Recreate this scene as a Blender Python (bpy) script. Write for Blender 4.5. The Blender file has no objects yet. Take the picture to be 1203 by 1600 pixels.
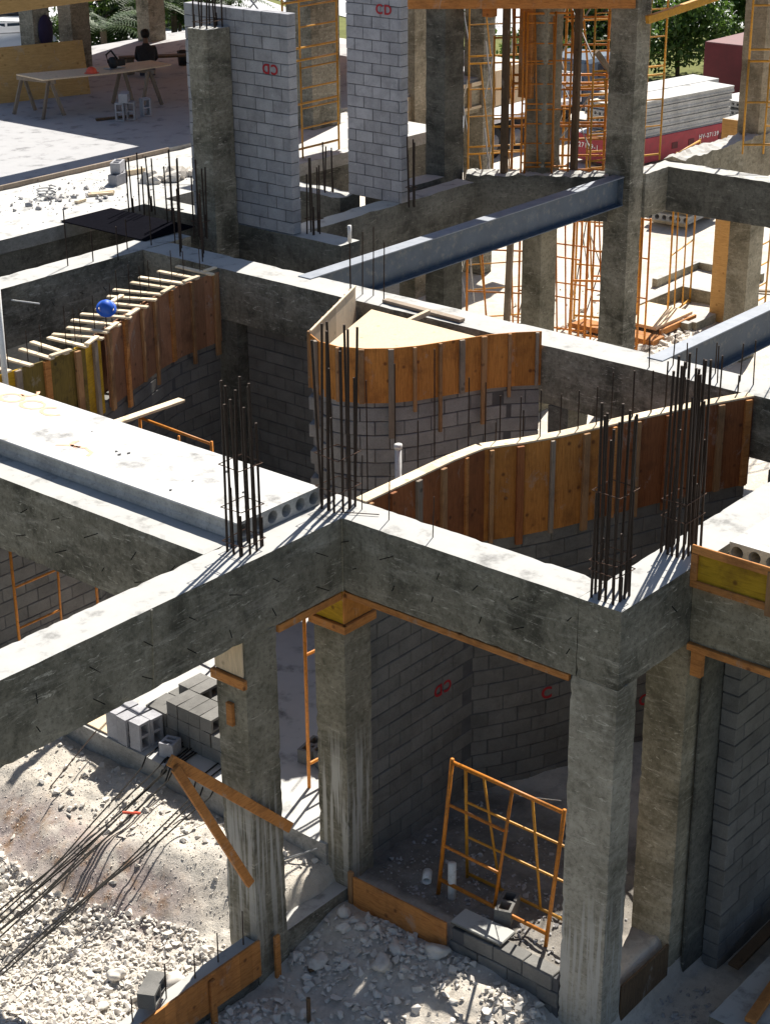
import bpy, bmesh, math, random
import numpy as np
from mathutils import Vector, Matrix, noise
rnd = random.Random(7)
S = bpy.context.scene
COL = S.collection
# ------------------------------------------------------------------ camera, sky, sun, exposure
H = 5.2                       # top of the first floor beams
SF = H - 0.86                 # their soffit
CAM = (-12.62, -11.28, 12.67)
cd = bpy.data.cameras.new('camera'); cam = bpy.data.objects.new('camera', cd); COL.objects.link(cam)
cd.sensor_fit = 'VERTICAL'; cd.sensor_height = 24; cd.lens = 24 * 2728 / 1600; cd.clip_end = 2000; cd.clip_start = .1
yaw, pitch, roll = [math.radians(a) for a in (40.248, 23.641, .541)]
fw = Vector((math.cos(pitch) * math.cos(yaw), math.cos(pitch) * math.sin(yaw), -math.sin(pitch)))
r0 = fw.cross(Vector((0, 0, 1))).normalized(); d0 = fw.cross(r0)
cr, sr = math.cos(roll), math.sin(roll)
rt = r0 * cr + d0 * sr; dn = d0 * cr - r0 * sr
M = Matrix((rt, -dn, -fw)).transposed().to_4x4(); M.translation = CAM
cam.matrix_world = M
S.camera = cam
SUN_EL, SUN_AZ = math.radians(50), math.radians(19)      # azimuth the light comes from, from +X to +Y
w = bpy.data.worlds.new('World'); S.world = w; w.use_nodes = True
nt = w.node_tree; sky = nt.nodes.new('ShaderNodeTexSky'); sky.sky_type = 'NISHITA'; sky.sun_disc = False
sky.sun_elevation = SUN_EL; sky.sun_rotation = math.pi / 2 - SUN_AZ
nt.links.new(sky.outputs[0], nt.nodes['Background'].inputs[0]); nt.nodes['Background'].inputs[1].default_value = .05
sd = bpy.data.lights.new('sun', 'SUN'); sd.energy = 5; sd.angle = math.radians(.5); sd.color = (1, .95, .86)
so = bpy.data.objects.new('sun', sd); COL.objects.link(so)
sv = Vector((math.cos(SUN_EL) * math.cos(SUN_AZ), math.cos(SUN_EL) * math.sin(SUN_AZ), math.sin(SUN_EL)))
so.rotation_euler = (-sv).to_track_quat('-Z', 'Y').to_euler(); so.location = (0, 0, 40)
S.view_settings.view_transform = 'Standard'; S.view_settings.look = 'None'
S.view_settings.exposure = 0.92; S.view_settings.gamma = 1
S.render.engine = 'CYCLES'

# ------------------------------------------------------------------ materials
def nodes(name):
    m = bpy.data.materials.new(name); m.use_nodes = True
    t = m.node_tree; b = t.nodes['Principled BSDF']
    return m, t, b
def N(t, ty, **k):
    n = t.nodes.new(ty)
    for a, v in k.items():
        if a in n.inputs: n.inputs[a].default_value = v
        else: setattr(n, a, v)
    return n
def ramp(t, fac, stops):
    r = t.nodes.new('ShaderNodeValToRGB'); e = r.color_ramp.elements
    while len(e) < len(stops): e.new(.5)
    for el, (p, c) in zip(e, stops):
        el.position = p; el.color = c if len(c) == 4 else (*c, 1)
    t.links.new(fac, r.inputs[0]); return r.outputs[0]
def g(v): return (v, v, v)
def mix(t, fac, a, b, mode='MIX'):
    m = t.nodes.new('ShaderNodeMix'); m.data_type = 'RGBA'; m.blend_type = mode
    for sck, v in ((m.inputs[0], fac), (m.inputs[6], a), (m.inputs[7], b)):
        if hasattr(v, 'links'): t.links.new(v, sck)
        elif isinstance(v, (int, float)): sck.default_value = v
        else: sck.default_value = (*v, 1)
    return m.outputs[2]
def pos(t, scale=(1, 1, 1), obj=False, loc=(0, 0, 0)):
    mp = t.nodes.new('ShaderNodeMapping'); mp.inputs['Scale'].default_value = scale; mp.inputs['Location'].default_value = loc
    if obj: t.links.new(t.nodes.new('ShaderNodeTexCoord').outputs['Object'], mp.inputs[0])
    else: t.links.new(t.nodes.new('ShaderNodeNewGeometry').outputs['Position'], mp.inputs[0])
    return mp.outputs[0]
def noi(t, v, scale, detail=6, rough=.6, dist=0):
    n = N(t, 'ShaderNodeTexNoise', Scale=scale, Detail=detail, Roughness=rough, Distortion=dist)
    t.links.new(v, n.inputs['Vector']); return n.outputs['Fac']
def bump(t, b, fac, strength, dist=.01):
    n = N(t, 'ShaderNodeBump', Strength=strength, Distance=dist); t.links.new(fac, n.inputs['Height'])
    if b.inputs['Normal'].is_linked: t.links.new(b.inputs['Normal'].links[0].from_socket, n.inputs['Normal'])
    t.links.new(n.outputs[0], b.inputs['Normal'])
def rand_tint(t, col, amt):
    oi = t.nodes.new('ShaderNodeObjectInfo')
    mr = N(t, 'ShaderNodeMapRange'); mr.inputs[3].default_value = 1 - amt; mr.inputs[4].default_value = 1 + amt
    t.links.new(oi.outputs['Random'], mr.inputs[0])
    return mix(t, 1.0, col, mr.outputs[0], 'MULTIPLY')
def concrete(name, dark=(.075, .071, .055), base=(.225, .208, .164), light=(.50, .47, .40), top=(.41, .405, .39), drips=None, dust=True):
    m, t, b = nodes(name); p = pos(t)
    c = ramp(t, noi(t, p, 1.1, 9, .68, .4), [(.36, dark), (.51, base), (.66, (base[0] * 1.35, base[1] * 1.35, base[2] * 1.38))])
    st = noi(t, pos(t, (.8, .8, 4.5)), 1.6, 8, .7, .6)
    c = mix(t, ramp(t, st, [(.52, g(0)), (.72, g(.6))]), c, light)
    bl = noi(t, p, 5.5, 6, .65)
    c = mix(t, ramp(t, bl, [(.56, g(0)), (.7, g(.45))]), c, (dark[0] * .8, dark[1] * .8, dark[2] * .8))
    fn = noi(t, p, 17, 9, .8)
    c = mix(t, ramp(t, fn, [(.38, g(.55)), (.5, g(0))]), c, (dark[0] * .7, dark[1] * .7, dark[2] * .7)); c = mix(t, ramp(t, fn, [(.56, g(0)), (.66, g(.5))]), c, light)
    sc_ = noi(t, pos(t, (1.5, 1.5, 7)), 2.4, 10, .78, 1.2); c = mix(t, ramp(t, sc_, [(.585, g(0)), (.63, g(.85))]), c, (light[0] * 1.15, light[1] * 1.15, light[2] * 1.15))
    pit = N(t, 'ShaderNodeTexVoronoi', Scale=26.0); t.links.new(p, pit.inputs['Vector'])
    c = mix(t, ramp(t, pit.outputs['Distance'], [(.06, g(.7)), (.13, g(0))]), c, g(.035))
    if drips:
        d = noi(t, pos(t, (14, 14, .55)), 1.3, 5, .6)
        sx = t.nodes.new('ShaderNodeSeparateXYZ'); t.links.new(p, sx.inputs[0])
        hz = N(t, 'ShaderNodeMapRange'); hz.inputs[1].default_value = drips + .25; hz.inputs[2].default_value = drips - .35; t.links.new(sx.outputs[2], hz.inputs[0])
        hm = N(t, 'ShaderNodeMapRange'); hm.inputs[1].default_value = drips - 2.4; hm.inputs[2].default_value = drips - .9; t.links.new(sx.outputs[2], hm.inputs[0])
        mu = N(t, 'ShaderNodeMath', operation='MULTIPLY'); t.links.new(hz.outputs[0], mu.inputs[0]); t.links.new(hm.outputs[0], mu.inputs[1])
        m2 = N(t, 'ShaderNodeMath', operation='MULTIPLY'); t.links.new(mu.outputs[0], m2.inputs[0])
        t.links.new(ramp(t, d, [(.48, g(0)), (.56, g(.85))]), m2.inputs[1])
        c = mix(t, m2.outputs[0], c, (.48, .465, .43))
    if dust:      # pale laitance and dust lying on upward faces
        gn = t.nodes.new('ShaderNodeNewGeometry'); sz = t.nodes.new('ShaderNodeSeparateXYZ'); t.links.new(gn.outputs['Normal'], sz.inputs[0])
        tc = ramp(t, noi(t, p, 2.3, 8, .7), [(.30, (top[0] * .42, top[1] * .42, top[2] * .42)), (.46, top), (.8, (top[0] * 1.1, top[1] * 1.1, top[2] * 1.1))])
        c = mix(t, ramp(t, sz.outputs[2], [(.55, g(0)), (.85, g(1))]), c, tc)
    t.links.new(c, b.inputs['Base Color']); b.inputs['Roughness'].default_value = .92
    b.inputs['Specular IOR Level'].default_value = .25
    bump(t, b, noi(t, p, 26, 6, .75), .22, .006); bump(t, b, noi(t, p, 120, 3, .6), .22, .003)
    return m
def blockmat(name, base, amt=.12):
    m, t, b = nodes(name); p = pos(t)
    c = ramp(t, noi(t, p, 3.0, 8, .7), [(.3, tuple(v * .72 for v in base)), (.55, base), (.8, tuple(v * 1.15 for v in base))])
    c = mix(t, ramp(t, noi(t, p, 60, 3, .7), [(.35, g(.35)), (.5, g(0))]), c, tuple(v * .5 for v in base))
    c = mix(t, ramp(t, noi(t, p, 2.1, 9, .75, .8), [(.55, g(0)), (.66, g(.55))]), c, tuple(v * .55 for v in base)); c = mix(t, ramp(t, noi(t, p, 7, 8, .8, .6), [(.58, g(0)), (.66, g(.5))]), c, tuple(min(1, v * 1.35) for v in base))
    c = rand_tint(t, c, amt)
    t.links.new(c, b.inputs['Base Color']); b.inputs['Roughness'].default_value = .95; b.inputs['Specular IOR Level'].default_value = .15
    bump(t, b, noi(t, p, 90, 4, .7), .6, .005); return m
def woodmat(name, a, bcol, dark, horiz=False, amt=.2, stains=.6, rough=.8, splash=.38):
    m, t, b = nodes(name)
    p = pos(t, (1.2, 1.2, 9) if horiz else (16, 16, 1.0)); q = pos(t)
    gr = noi(t, p, 4, 9, .75, .8)
    c = ramp(t, gr, [(.34, bcol), (.5, a), (.68, tuple(min(1, v * 1.2) for v in a))])
    c = mix(t, ramp(t, noi(t, q, 2.6, 7, .7), [(.5, g(0)), (.72, g(stains))]), c, dark)
    kn = N(t, 'ShaderNodeTexVoronoi', Scale=4.5); t.links.new(q, kn.inputs['Vector'])
    c = mix(t, ramp(t, kn.outputs['Distance'], [(.07, g(.8)), (.16, g(0))]), c, dark)
    if splash: c = mix(t, ramp(t, noi(t, pos(t, (1, 1, .55)), 3.6, 9, .78, .5), [(.575, g(0)), (.64, g(splash))]), c, (.40, .37, .33))
    c = rand_tint(t, c, amt)
    t.links.new(c, b.inputs['Base Color']); b.inputs['Roughness'].default_value = rough; b.inputs['Specular IOR Level'].default_value = .25
    bump(t, b, gr, .35, .006); return m
def flat(name, col, rough=.6, metal=0, var=.25, scale=6, amt=0, dirt=None, spec=.4):
    m, t, b = nodes(name); p = pos(t)
    c = ramp(t, noi(t, p, scale, 7, .7), [(.3, tuple(v * (1 - var) for v in col)), (.6, col), (.8, tuple(min(1, v * (1 + var * .5)) for v in col))])
    if dirt: c = mix(t, ramp(t, noi(t, p, scale * 2.7, 6, .75), [(.52, g(0)), (.66, g(.85))]), c, dirt)
    if amt: c = rand_tint(t, c, amt)
    t.links.new(c, b.inputs['Base Color']); b.inputs['Roughness'].default_value = rough; b.inputs['Metallic'].default_value = metal
    b.inputs['Specular IOR Level'].default_value = spec
    bump(t, b, noi(t, p, scale * 9, 4, .6), .25, .004); return m
MT = dict(
    conc=concrete('formed concrete'),
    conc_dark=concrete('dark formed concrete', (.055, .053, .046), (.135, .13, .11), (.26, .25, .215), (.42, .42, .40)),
    conc_light=concrete('pale formed concrete', (.13, .115, .08), (.28, .25, .185), (.48, .44, .36)),
    col=concrete('column concrete', (.095, .088, .064), (.225, .207, .16), (.40, .37, .31), drips=2.35),
    col_r=concrete('column concrete grey', (.15, .14, .11), (.32, .298, .245), (.50, .47, .41), drips=1.75),
    slab=concrete('slab concrete', (.2, .195, .18), (.3, .29, .27), (.4, .39, .37), (.46, .455, .44)),
    floor=concrete('floor concrete', (.2, .195, .18), (.3, .29, .27), (.4, .39, .37), (.36, .36, .37)),
    plank=concrete('precast concrete', (.28, .28, .28), (.38, .38, .37), (.44, .44, .43), (.50, .495, .485)),
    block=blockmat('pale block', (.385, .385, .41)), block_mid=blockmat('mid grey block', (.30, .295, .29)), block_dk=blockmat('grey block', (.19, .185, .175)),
    mortar=flat('mortar', (.12, .12, .125), .95, spec=.1),
    ply=woodmat('orange plywood', (.50, .21, .05), (.31, .115, .025), (.13, .045, .018)),
    ply_red=woodmat('red stained plywood', (.27, .098, .036), (.17, .055, .02), (.07, .027, .015)),
    ply_brn=woodmat('brown plywood', (.33, .16, .085), (.22, .10, .05), (.10, .05, .03)),
    ply_grey=woodmat('weathered plywood', (.27, .17, .115), (.17, .11, .075), (.09, .07, .05)),
    ply_yel=woodmat('yellow oiled plywood', (.50, .30, .02), (.34, .19, .012), (.16, .07, .015), horiz=True), ply_oil=woodmat('dark oiled plywood', (.17, .12, .03), (.09, .065, .02), (.04, .03, .015), stains=.9),
    ply_pale=woodmat('pale plywood', (.66, .52, .36), (.52, .40, .27), (.4, .3, .2), stains=.25),
    ply_tan=woodmat('tan plywood', (.5, .31, .12), (.4, .235, .08), (.28, .15, .05), stains=.35, horiz=True),
    stud=woodmat('rough stud', (.34, .19, .09), (.22, .115, .05), (.10, .05, .03)),
    stud_grey=woodmat('grey stud', (.25, .2, .155), (.17, .135, .10), (.09, .07, .055)),
    lumber=woodmat('new lumber', (.68, .56, .40), (.55, .43, .28), (.36, .25, .15), stains=.35, horiz=True),
    plank_o=woodmat('orange board', (.50, .215, .065), (.33, .125, .035), (.14, .055, .025), horiz=True),
    dkwood=woodmat('dark timber', (.13, .085, .05), (.08, .05, .03), (.05, .035, .025)),
    rebar=flat('rebar steel', (.055, .038, .03), .7, .5, .4, 30),
    rebar_r=flat('rusty rebar', (.11, .06, .04), .85, .2, .4, 30),
    wire=flat('tie wire', (.02, .018, .016), .8, .3),
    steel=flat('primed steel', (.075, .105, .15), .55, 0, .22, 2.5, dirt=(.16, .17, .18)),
    steel_top=flat('sunlit primed steel', (.24, .265, .31), .6, 0, .25, 3, dirt=(.16, .19, .24)),  # paler copy of the steel, sunlight on the top flange put into its colour
    scaf=flat('orange scaffold paint', (.60, .21, .02), .5, 0, .3, 9, amt=.2, dirt=(.22, .09, .03)),
    scaf_y=flat('yellow scaffold paint', (.60, .29, .03), .5, 0, .3, 9, amt=.2, dirt=(.3, .16, .05)),
    galv=flat('galvanised brace', (.34, .35, .36), .45, .6, .3, 14),
    white=flat('white plastic', (.72, .72, .70), .4, 0, .1, 8, dirt=(.5, .48, .45)),
    red_paint=flat('red stencil paint', (.42, .02, .03), .7, 0, .3, 40),
    orange_spray=flat('orange spray paint', (.74, .44, .29), .85, 0, .15, 30),
    blue=flat('blue plastic', (.01, .10, .55), .55, 0, .08),
    red_hat=flat('orange red plastic', (.75, .10, .05), .4, 0, .08),
    black=flat('black mesh', (.008, .008, .011), 1, 0, .3, 20, spec=0),
    trailer=flat('red trailer paint', (.36, .025, .045), .5, 0, .3, 2, dirt=(.2, .03, .04)),
    dkred=flat('dark red paint', (.12, .015, .02), .6, 0, .3, 2),
    letter=flat('white lettering', (.8, .78, .78), .6),
    tyre=flat('tyre rubber', (.025, .025, .027), .85), rim=flat('wheel rim', (.25, .25, .26), .5, .4),
    carwhite=flat('white car paint', (.72, .73, .75), .25, 0, .04), cardark=flat('dark car paint', (.03, .035, .045), .25, 0, .1),
    glass=flat('car glass', (.03, .04, .05), .08, 0, .1, spec=.6), truck=flat('truck paint', (.08, .11, .15), .35, 0, .1),
    chassis=flat('black chassis', (.02, .02, .022), .7),
    cloth=flat('dark grey hoodie', (.035, .035, .038), .95, 0, .3, 12), cloth2=flat('dark purple jacket', (.03, .022, .06), .95),
    jeans=flat('blue grey trousers', (.05, .06, .09), .95), skin=flat('skin', (.22, .12, .08), .6, 0, .1), hair=flat('black hair', (.012, .011, .01), .7),
    bark=flat('bark', (.13, .10, .075), .9, 0, .4, 8),
    rock=flat('limestone rock', (.66, .62, .565), .95, 0, .2, 3.5, spec=.1, dirt=(.54, .48, .41)),
    rock_g=flat('grey limestone rock', (.40, .385, .38), .95, 0, .22, 3.5, spec=.1),
)
def leafmat(name, a, b2):
    m, t, b = nodes(name)
    c = ramp(t, noi(t, pos(t), 2.2, 4, .6), [(.35, a), (.65, b2)]); t.links.new(c, b.inputs['Base Color'])
    b.inputs['Roughness'].default_value = .5; b.inputs['Specular IOR Level'].default_value = .4
    tr = N(t, 'ShaderNodeBsdfTranslucent'); t.links.new(mix(t, .5, c, (.2, .35, .05), 'MIX'), tr.inputs['Color'])
    mx = N(t, 'ShaderNodeMixShader'); mx.inputs[0].default_value = .25
    o = t.nodes['Material Output']; t.links.new(b.outputs[0], mx.inputs[1]); t.links.new(tr.outputs[0], mx.inputs[2]); t.links.new(mx.outputs[0], o.inputs[0]); return m
MT['leaf'] = leafmat('leaf green', (.035, .075, .02), (.09, .17, .035)); MT['leaf_dk'] = leafmat('leaf dark', (.015, .03, .012), (.04, .075, .022))
MT['palm'] = leafmat('palm frond', (.02, .045, .02), (.09, .13, .05))
def groundmat():
    m, t, b = nodes('limestone ground'); p = pos(t)
    c = ramp(t, noi(t, p, .55, 10, .68, .3), [(.3, (.46, .41, .345)), (.5, (.60, .55, .48)), (.7, (.67, .63, .57))])
    c = mix(t, ramp(t, noi(t, p, 5, 9, .75), [(.40, g(.5)), (.52, g(0))]), c, (.36, .335, .30))
    v = N(t, 'ShaderNodeTexVoronoi', Scale=11.0); t.links.new(p, v.inputs['Vector'])
    c = mix(t, ramp(t, v.outputs['Distance'], [(.1, g(.25)), (.5, g(0))]), c, (.68, .65, .6))
    # brown earth showing in the cut bank of the pit
    sx = t.nodes.new('ShaderNodeSeparateXYZ'); t.links.new(p, sx.inputs[0])
    def band(sock, a, b_, c_, d_):
        u = N(t, 'ShaderNodeMapRange'); u.inputs[1].default_value = a; u.inputs[2].default_value = b_; t.links.new(sock, u.inputs[0])
        l = N(t, 'ShaderNodeMapRange'); l.inputs[1].default_value = d_; l.inputs[2].default_value = c_; t.links.new(sock, l.inputs[0])
        k = N(t, 'ShaderNodeMath', operation='MULTIPLY'); t.links.new(u.outputs[0], k.inputs[0]); t.links.new(l.outputs[0], k.inputs[1]); return k.outputs[0]
    bx_ = band(sx.outputs[0], -2.25, -1.75, -1.25, -.95); by_ = band(sx.outputs[1], 1.0, 1.7, 4.6, 5.5)
    k = N(t, 'ShaderNodeMath', operation='MULTIPLY'); t.links.new(bx_, k.inputs[0]); t.links.new(by_, k.inputs[1])
    k2 = N(t, 'ShaderNodeMath', operation='MULTIPLY'); t.links.new(k.outputs[0], k2.inputs[0])
    t.links.new(ramp(t, noi(t, p, 1.7, 6, .65), [(.33, g(0)), (.5, g(.95))]), k2.inputs[1])
    c = mix(t, k2.outputs[0], c, ramp(t, noi(t, p, 4, 5, .6), [(.3, (.20, .165, .165)), (.5, (.36, .30, .28)), (.66, (.27, .17, .11))]))
    # dark dirt, with the room's shade painted in, behind the low wall
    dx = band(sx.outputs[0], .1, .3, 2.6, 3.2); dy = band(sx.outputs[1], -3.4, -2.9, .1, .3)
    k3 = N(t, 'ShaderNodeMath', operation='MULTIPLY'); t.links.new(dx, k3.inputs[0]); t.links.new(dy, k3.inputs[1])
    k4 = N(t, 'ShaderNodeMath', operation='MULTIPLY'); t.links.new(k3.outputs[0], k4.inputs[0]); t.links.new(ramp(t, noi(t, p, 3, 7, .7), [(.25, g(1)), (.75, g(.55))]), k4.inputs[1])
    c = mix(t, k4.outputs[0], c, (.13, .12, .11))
    t.links.new(c, b.inputs['Base Color']); b.inputs['Roughness'].default_value = 1; b.inputs['Specular IOR Level'].default_value = .1
    bump(t, b, noi(t, p, 14, 9, .75), .8, .03); bump(t, b, noi(t, p, 60, 4, .7), .5, .008); return m
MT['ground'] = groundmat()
MT['road'] = flat('pale road', (.55, .55, .56), .9, 0, .1, .4, spec=.1)
MT['added_scrub'] = flat('scrub soil', (.07, .075, .045), 1, 0, .4, .8, spec=.05)
MT['grass'] = flat('dry grass verge', (.16, .17, .06), .95, 0, .4, 1.2, spec=.1)

# ------------------------------------------------------------------ object helpers
def setp(o, label=None, cat=None, group=None, kind=None):
    if label: o['label'] = label
    if cat: o['category'] = cat
    if group: o['group'] = group
    if kind: o['kind'] = kind
    return o
def thing(name, label, cat, loc=(0, 0, 0), group=None, rz=0):
    o = bpy.data.objects.new(name, None); COL.objects.link(o); o.location = loc; o.rotation_euler = (0, 0, rz); o.empty_display_size = .1
    return setp(o, label, cat, group)
def link(name, me, parent=None, loc=(0, 0, 0), rot=None):
    """loc is in world axes; made local to the (unrotated or z-rotated) parent"""
    o = bpy.data.objects.new(name, me); COL.objects.link(o)
    mw = Matrix.Translation(Vector(loc))
    if rot is not None: mw = mw @ (rot if isinstance(rot, Matrix) else Matrix.Rotation(rot, 4, 'Z'))
    if parent:
        o.parent = parent
        o.matrix_basis = pw(parent).inverted() @ mw
    else: o.matrix_basis = mw
    return o
def pw(o):
    m = o.matrix_basis.copy()
    return pw(o.parent) @ m if o.parent else m
def fin(bm, mat, smooth=False, name='m'):
    me = bpy.data.meshes.new(name); bmesh.ops.recalc_face_normals(bm, faces=bm.faces); bm.to_mesh(me); bm.free()
    for mm in (mat if isinstance(mat, list) else [mat]): me.materials.append(MT[mm])
    if smooth: me.shade_smooth()
    return me
_bx = {}
def boxmesh(dx, dy, dz, mat, bev=.006):
    k = (round(dx, 3), round(dy, 3), round(dz, 3), mat, bev)
    if k not in _bx:
        bm = bmesh.new(); bmesh.ops.create_cube(bm, size=1); bmesh.ops.scale(bm, vec=(dx, dy, dz), verts=bm.verts)
        if bev: bmesh.ops.bevel(bm, geom=bm.edges[:], offset=min(bev, .3 * min(dx, dy, dz)), segments=1, affect='EDGES')
        _bx[k] = fin(bm, mat)
    return _bx[k]
def box(name, mn, mx, mat, parent=None, bev=.006):
    c = [(a + b) / 2 for a, b in zip(mn, mx)]
    return link(name, boxmesh(mx[0] - mn[0], mx[1] - mn[1], mx[2] - mn[2], mat, bev), parent, c)
def frame_mat(p0, p1, up=(0, 0, 1)):
    x = (Vector(p1) - Vector(p0)).normalized(); u = Vector(up)
    if abs(x.dot(u)) > .98: u = Vector((0, 1, 0))
    y = u.cross(x).normalized(); z = x.cross(y)
    return Matrix((x, y, z)).transposed().to_4x4()
def bar(name, p0, p1, wy, wz, mat, parent=None, bev=.005, up=(0, 0, 1)):
    """rectangular bar from p0 to p1"""
    L = (Vector(p1) - Vector(p0)).length
    return link(name, boxmesh(L, wy, wz, mat, bev), parent, (Vector(p0) + Vector(p1)) / 2, frame_mat(p0, p1, up))
_rd = {}
def rod(name, p0, p1, r, mat, parent=None, n=6):
    L = (Vector(p1) - Vector(p0)).length; k = (round(L, 2), r, mat, n)
    if k not in _rd:
        bm = bmesh.new(); bmesh.ops.create_cone(bm, segments=n, radius1=r, radius2=r, depth=round(L, 2), cap_ends=True)
        bmesh.ops.rotate(bm, matrix=Matrix.Rotation(math.pi / 2, 3, 'Y'), verts=bm.verts); _rd[k] = fin(bm, mat, n > 6)
    return link(name, _rd[k], parent, (Vector(p0) + Vector(p1)) / 2, frame_mat(p0, p1))
def sweep(pts, r, n=6, closed=False):
    bm = bmesh.new(); P = [Vector(p) for p in pts]; rings = []
    for i, p in enumerate(P):
        a = P[i - 1] if (i or closed) else p; b = P[(i + 1) % len(P)] if (i < len(P) - 1 or closed) else p
        f = frame_mat(a, b); rings.append([bm.verts.new(p + f @ Vector((0, r * math.cos(6.2832 * k / n), r * math.sin(6.2832 * k / n)))) for k in range(n)])
    m = len(P) if closed else len(P) - 1
    for i in range(m):
        A, B = rings[i], rings[(i + 1) % len(P)]
        for k in range(n): bm.faces.new((A[k], A[(k + 1) % n], B[(k + 1) % n], B[k]))
    if not closed: bm.faces.new(rings[0]); bm.faces.new(rings[-1])
    return bm
def rough_box(name, mn, mx, mat, parent=None, step=.12, amp=.003, edge=.012, seed=0, ragged=0):
    """cast concrete: box with uneven faces and chipped arrises"""
    mn, mx = Vector(mn), Vector(mx); c = (mn + mx) / 2; d = mx - mn
    n = [max(1, min(150, int(round(v / step)))) for v in d]
    V = {}; vs = []
    rr = random.Random(seed + int(abs(mn.x * 31 + mn.y * 17 + mn.z * 7) * 10))
    def vid(i, j, k):
        if (i, j, k) not in V:
            p = Vector((mn.x + d.x * i / n[0], mn.y + d.y * j / n[1], mn.z + d.z * k / n[2]))
            ex = [(i == 0) - (i == n[0]), (j == 0) - (j == n[1]), (k == 0) - (k == n[2])]
            q = p + noise.noise_vector(p * 2.3 + Vector((seed, 0, 0))) * amp + noise.noise_vector(p * 9) * amp * .5
            if sum(1 for e in ex if e) > 1:
                t = rr.random() ** 7 * edge + .0015
                q += Vector(ex) * t
            if ragged and k == n[2]: q.z += (.5 * noise.noise(p * 2.1) + .5 * noise.noise(p * 7.3) + rr.uniform(-.55, .55) + (.6 if noise.noise(p * 3.7) > .15 else 0)) * ragged
            V[(i, j, k)] = len(vs); vs.append(q - c)
        return V[(i, j, k)]
    fs = []
    for ax in range(3):
        u, v = [(1, 2), (2, 0), (0, 1)][ax]
        for s in (0, n[ax]):
            for a in range(n[u]):
                for b in range(n[v]):
                    q = []
                    for da, db in ((0, 0), (1, 0), (1, 1), (0, 1)):
                        ix = [0, 0, 0]; ix[ax] = s; ix[u] = a + da; ix[v] = b + db; q.append(vid(*ix))
                    fs.append(q if s else q[::-1])
    me = bpy.data.meshes.new(name); me.from_pydata(vs, [], fs); me.materials.append(MT[mat])
    return link(name, me, parent, c)
def beam(name, label, mn, mx, mat='conc', cat='beam', group=None, **k):
    o = rough_box(name, mn, mx, mat, None, **k); return setp(o, label, cat, group)
def column(label, x0, x1, y0, y1, z0, z1, mat='col', group=None, **k):
    return setp(rough_box('concrete_column', (x0, y0, z0), (x1, y1, z1), mat, None, **k), label, 'column', group)
def resample(path, step):
    P = [Vector(p) for p in path]; out = [P[0]]; acc = 0
    for a, b in zip(P, P[1:]):
        L = (b - a).length; t = step - acc
        while t < L: out.append(a + (b - a) * t / L); t += step
        acc = L - (t - step)
    if (out[-1] - P[-1]).length > .02: out.append(P[-1])
    return out
def at_s(path, s):
    P = [Vector(p) for p in path]
    for a, b in zip(P, P[1:]):
        L = (b - a).length
        if s <= L or b is P[-1]: return a + (b - a) * (s / L), (b - a) / L
        s -= L
def plen(path): return sum((Vector(b) - Vector(a)).length for a, b in zip(path, path[1:]))
def smooth_path(pts, n=6):
    P = [Vector((*p, 0)) if len(p) == 2 else Vector(p) for p in pts]; out = []
    for i in range(len(P) - 1):
        p0, p1, p2, p3 = P[max(i - 1, 0)], P[i], P[i + 1], P[min(i + 2, len(P) - 1)]
        for k in range(n):
            t = k / n
            out.append(.5 * ((2 * p1) + (p2 - p0) * t + (2 * p0 - 5 * p1 + 4 * p2 - p3) * t * t + (3 * p1 - p0 - 3 * p2 + p3) * t ** 3))
    out.append(P[-1]); return [v.to_2d() for v in out]
BH, BL = .2, .4
def block_wall(name, label, path, z0, n, thick=.2, mat='block', left=True, skip=None, parent=None, top_jag=0):
    """path = visible face line; body lies to the left of the path direction (left=True)"""
    path = [Vector(p).to_2d() for p in path]; sgn = 1 if left else -1; L = plen(path)
    t = parent or thing(name, label, 'block wall', (path[0].x, path[0].y, z0))
    # mortar core
    bm = bmesh.new(); pr = resample(path, .2); pr[0] = pr[0] + (pr[1] - pr[0]).normalized() * .02; pr[-1] = pr[-1] + (pr[-2] - pr[-1]).normalized() * .015; rows = []
    for i, p in enumerate(pr):
        d = (pr[min(i + 1, len(pr) - 1)] - pr[max(i - 1, 0)]).normalized(); nn = Vector((-d.y, d.x)) * sgn
        a = p + nn * .012; b = p + nn * (thick - .012)
        rows.append([bm.verts.new((q.x, q.y, z)) for q, z in ((a, z0), (b, z0), (b, z0 + n * BH - .008), (a, z0 + n * BH - .008))])
    for A, B in zip(rows, rows[1:]):
        for k in range(4): bm.faces.new((A[k], A[(k + 1) % 4], B[(k + 1) % 4], B[k]))
    bm.faces.new(rows[0]); bm.faces.new(rows[-1][::-1])
    for v in bm.verts: v.co -= Vector((path[0].x, path[0].y, z0))
    link('mortar_core', fin(bm, 'mortar'), t, (path[0].x, path[0].y, z0))
    for c in range(n):
        s = 0; first = True
        while s < L - .05:
            l = BL / 2 if (first and c % 2) else BL
            l = min(l, L - s); first = False
            if L - s - l < .06: l = L - s
            p, d = at_s(path, s + l / 2); nn = Vector((-d.y, d.x)) * sgn
            q = p + nn * thick / 2
            if not (skip and skip(s, c)):
                j = rnd.uniform(-.006, .006)
                link('block', boxmesh(max(.03, round(l, 2) - .012), thick, BH - .012, mat, .007), t,
                     (q.x + nn.x * j, q.y + nn.y * j, z0 + (c + .5) * BH + rnd.uniform(-.002, .002)), math.atan2(d.y, d.x) + rnd.uniform(-.012, .012))
            s += l
    return t
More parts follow.
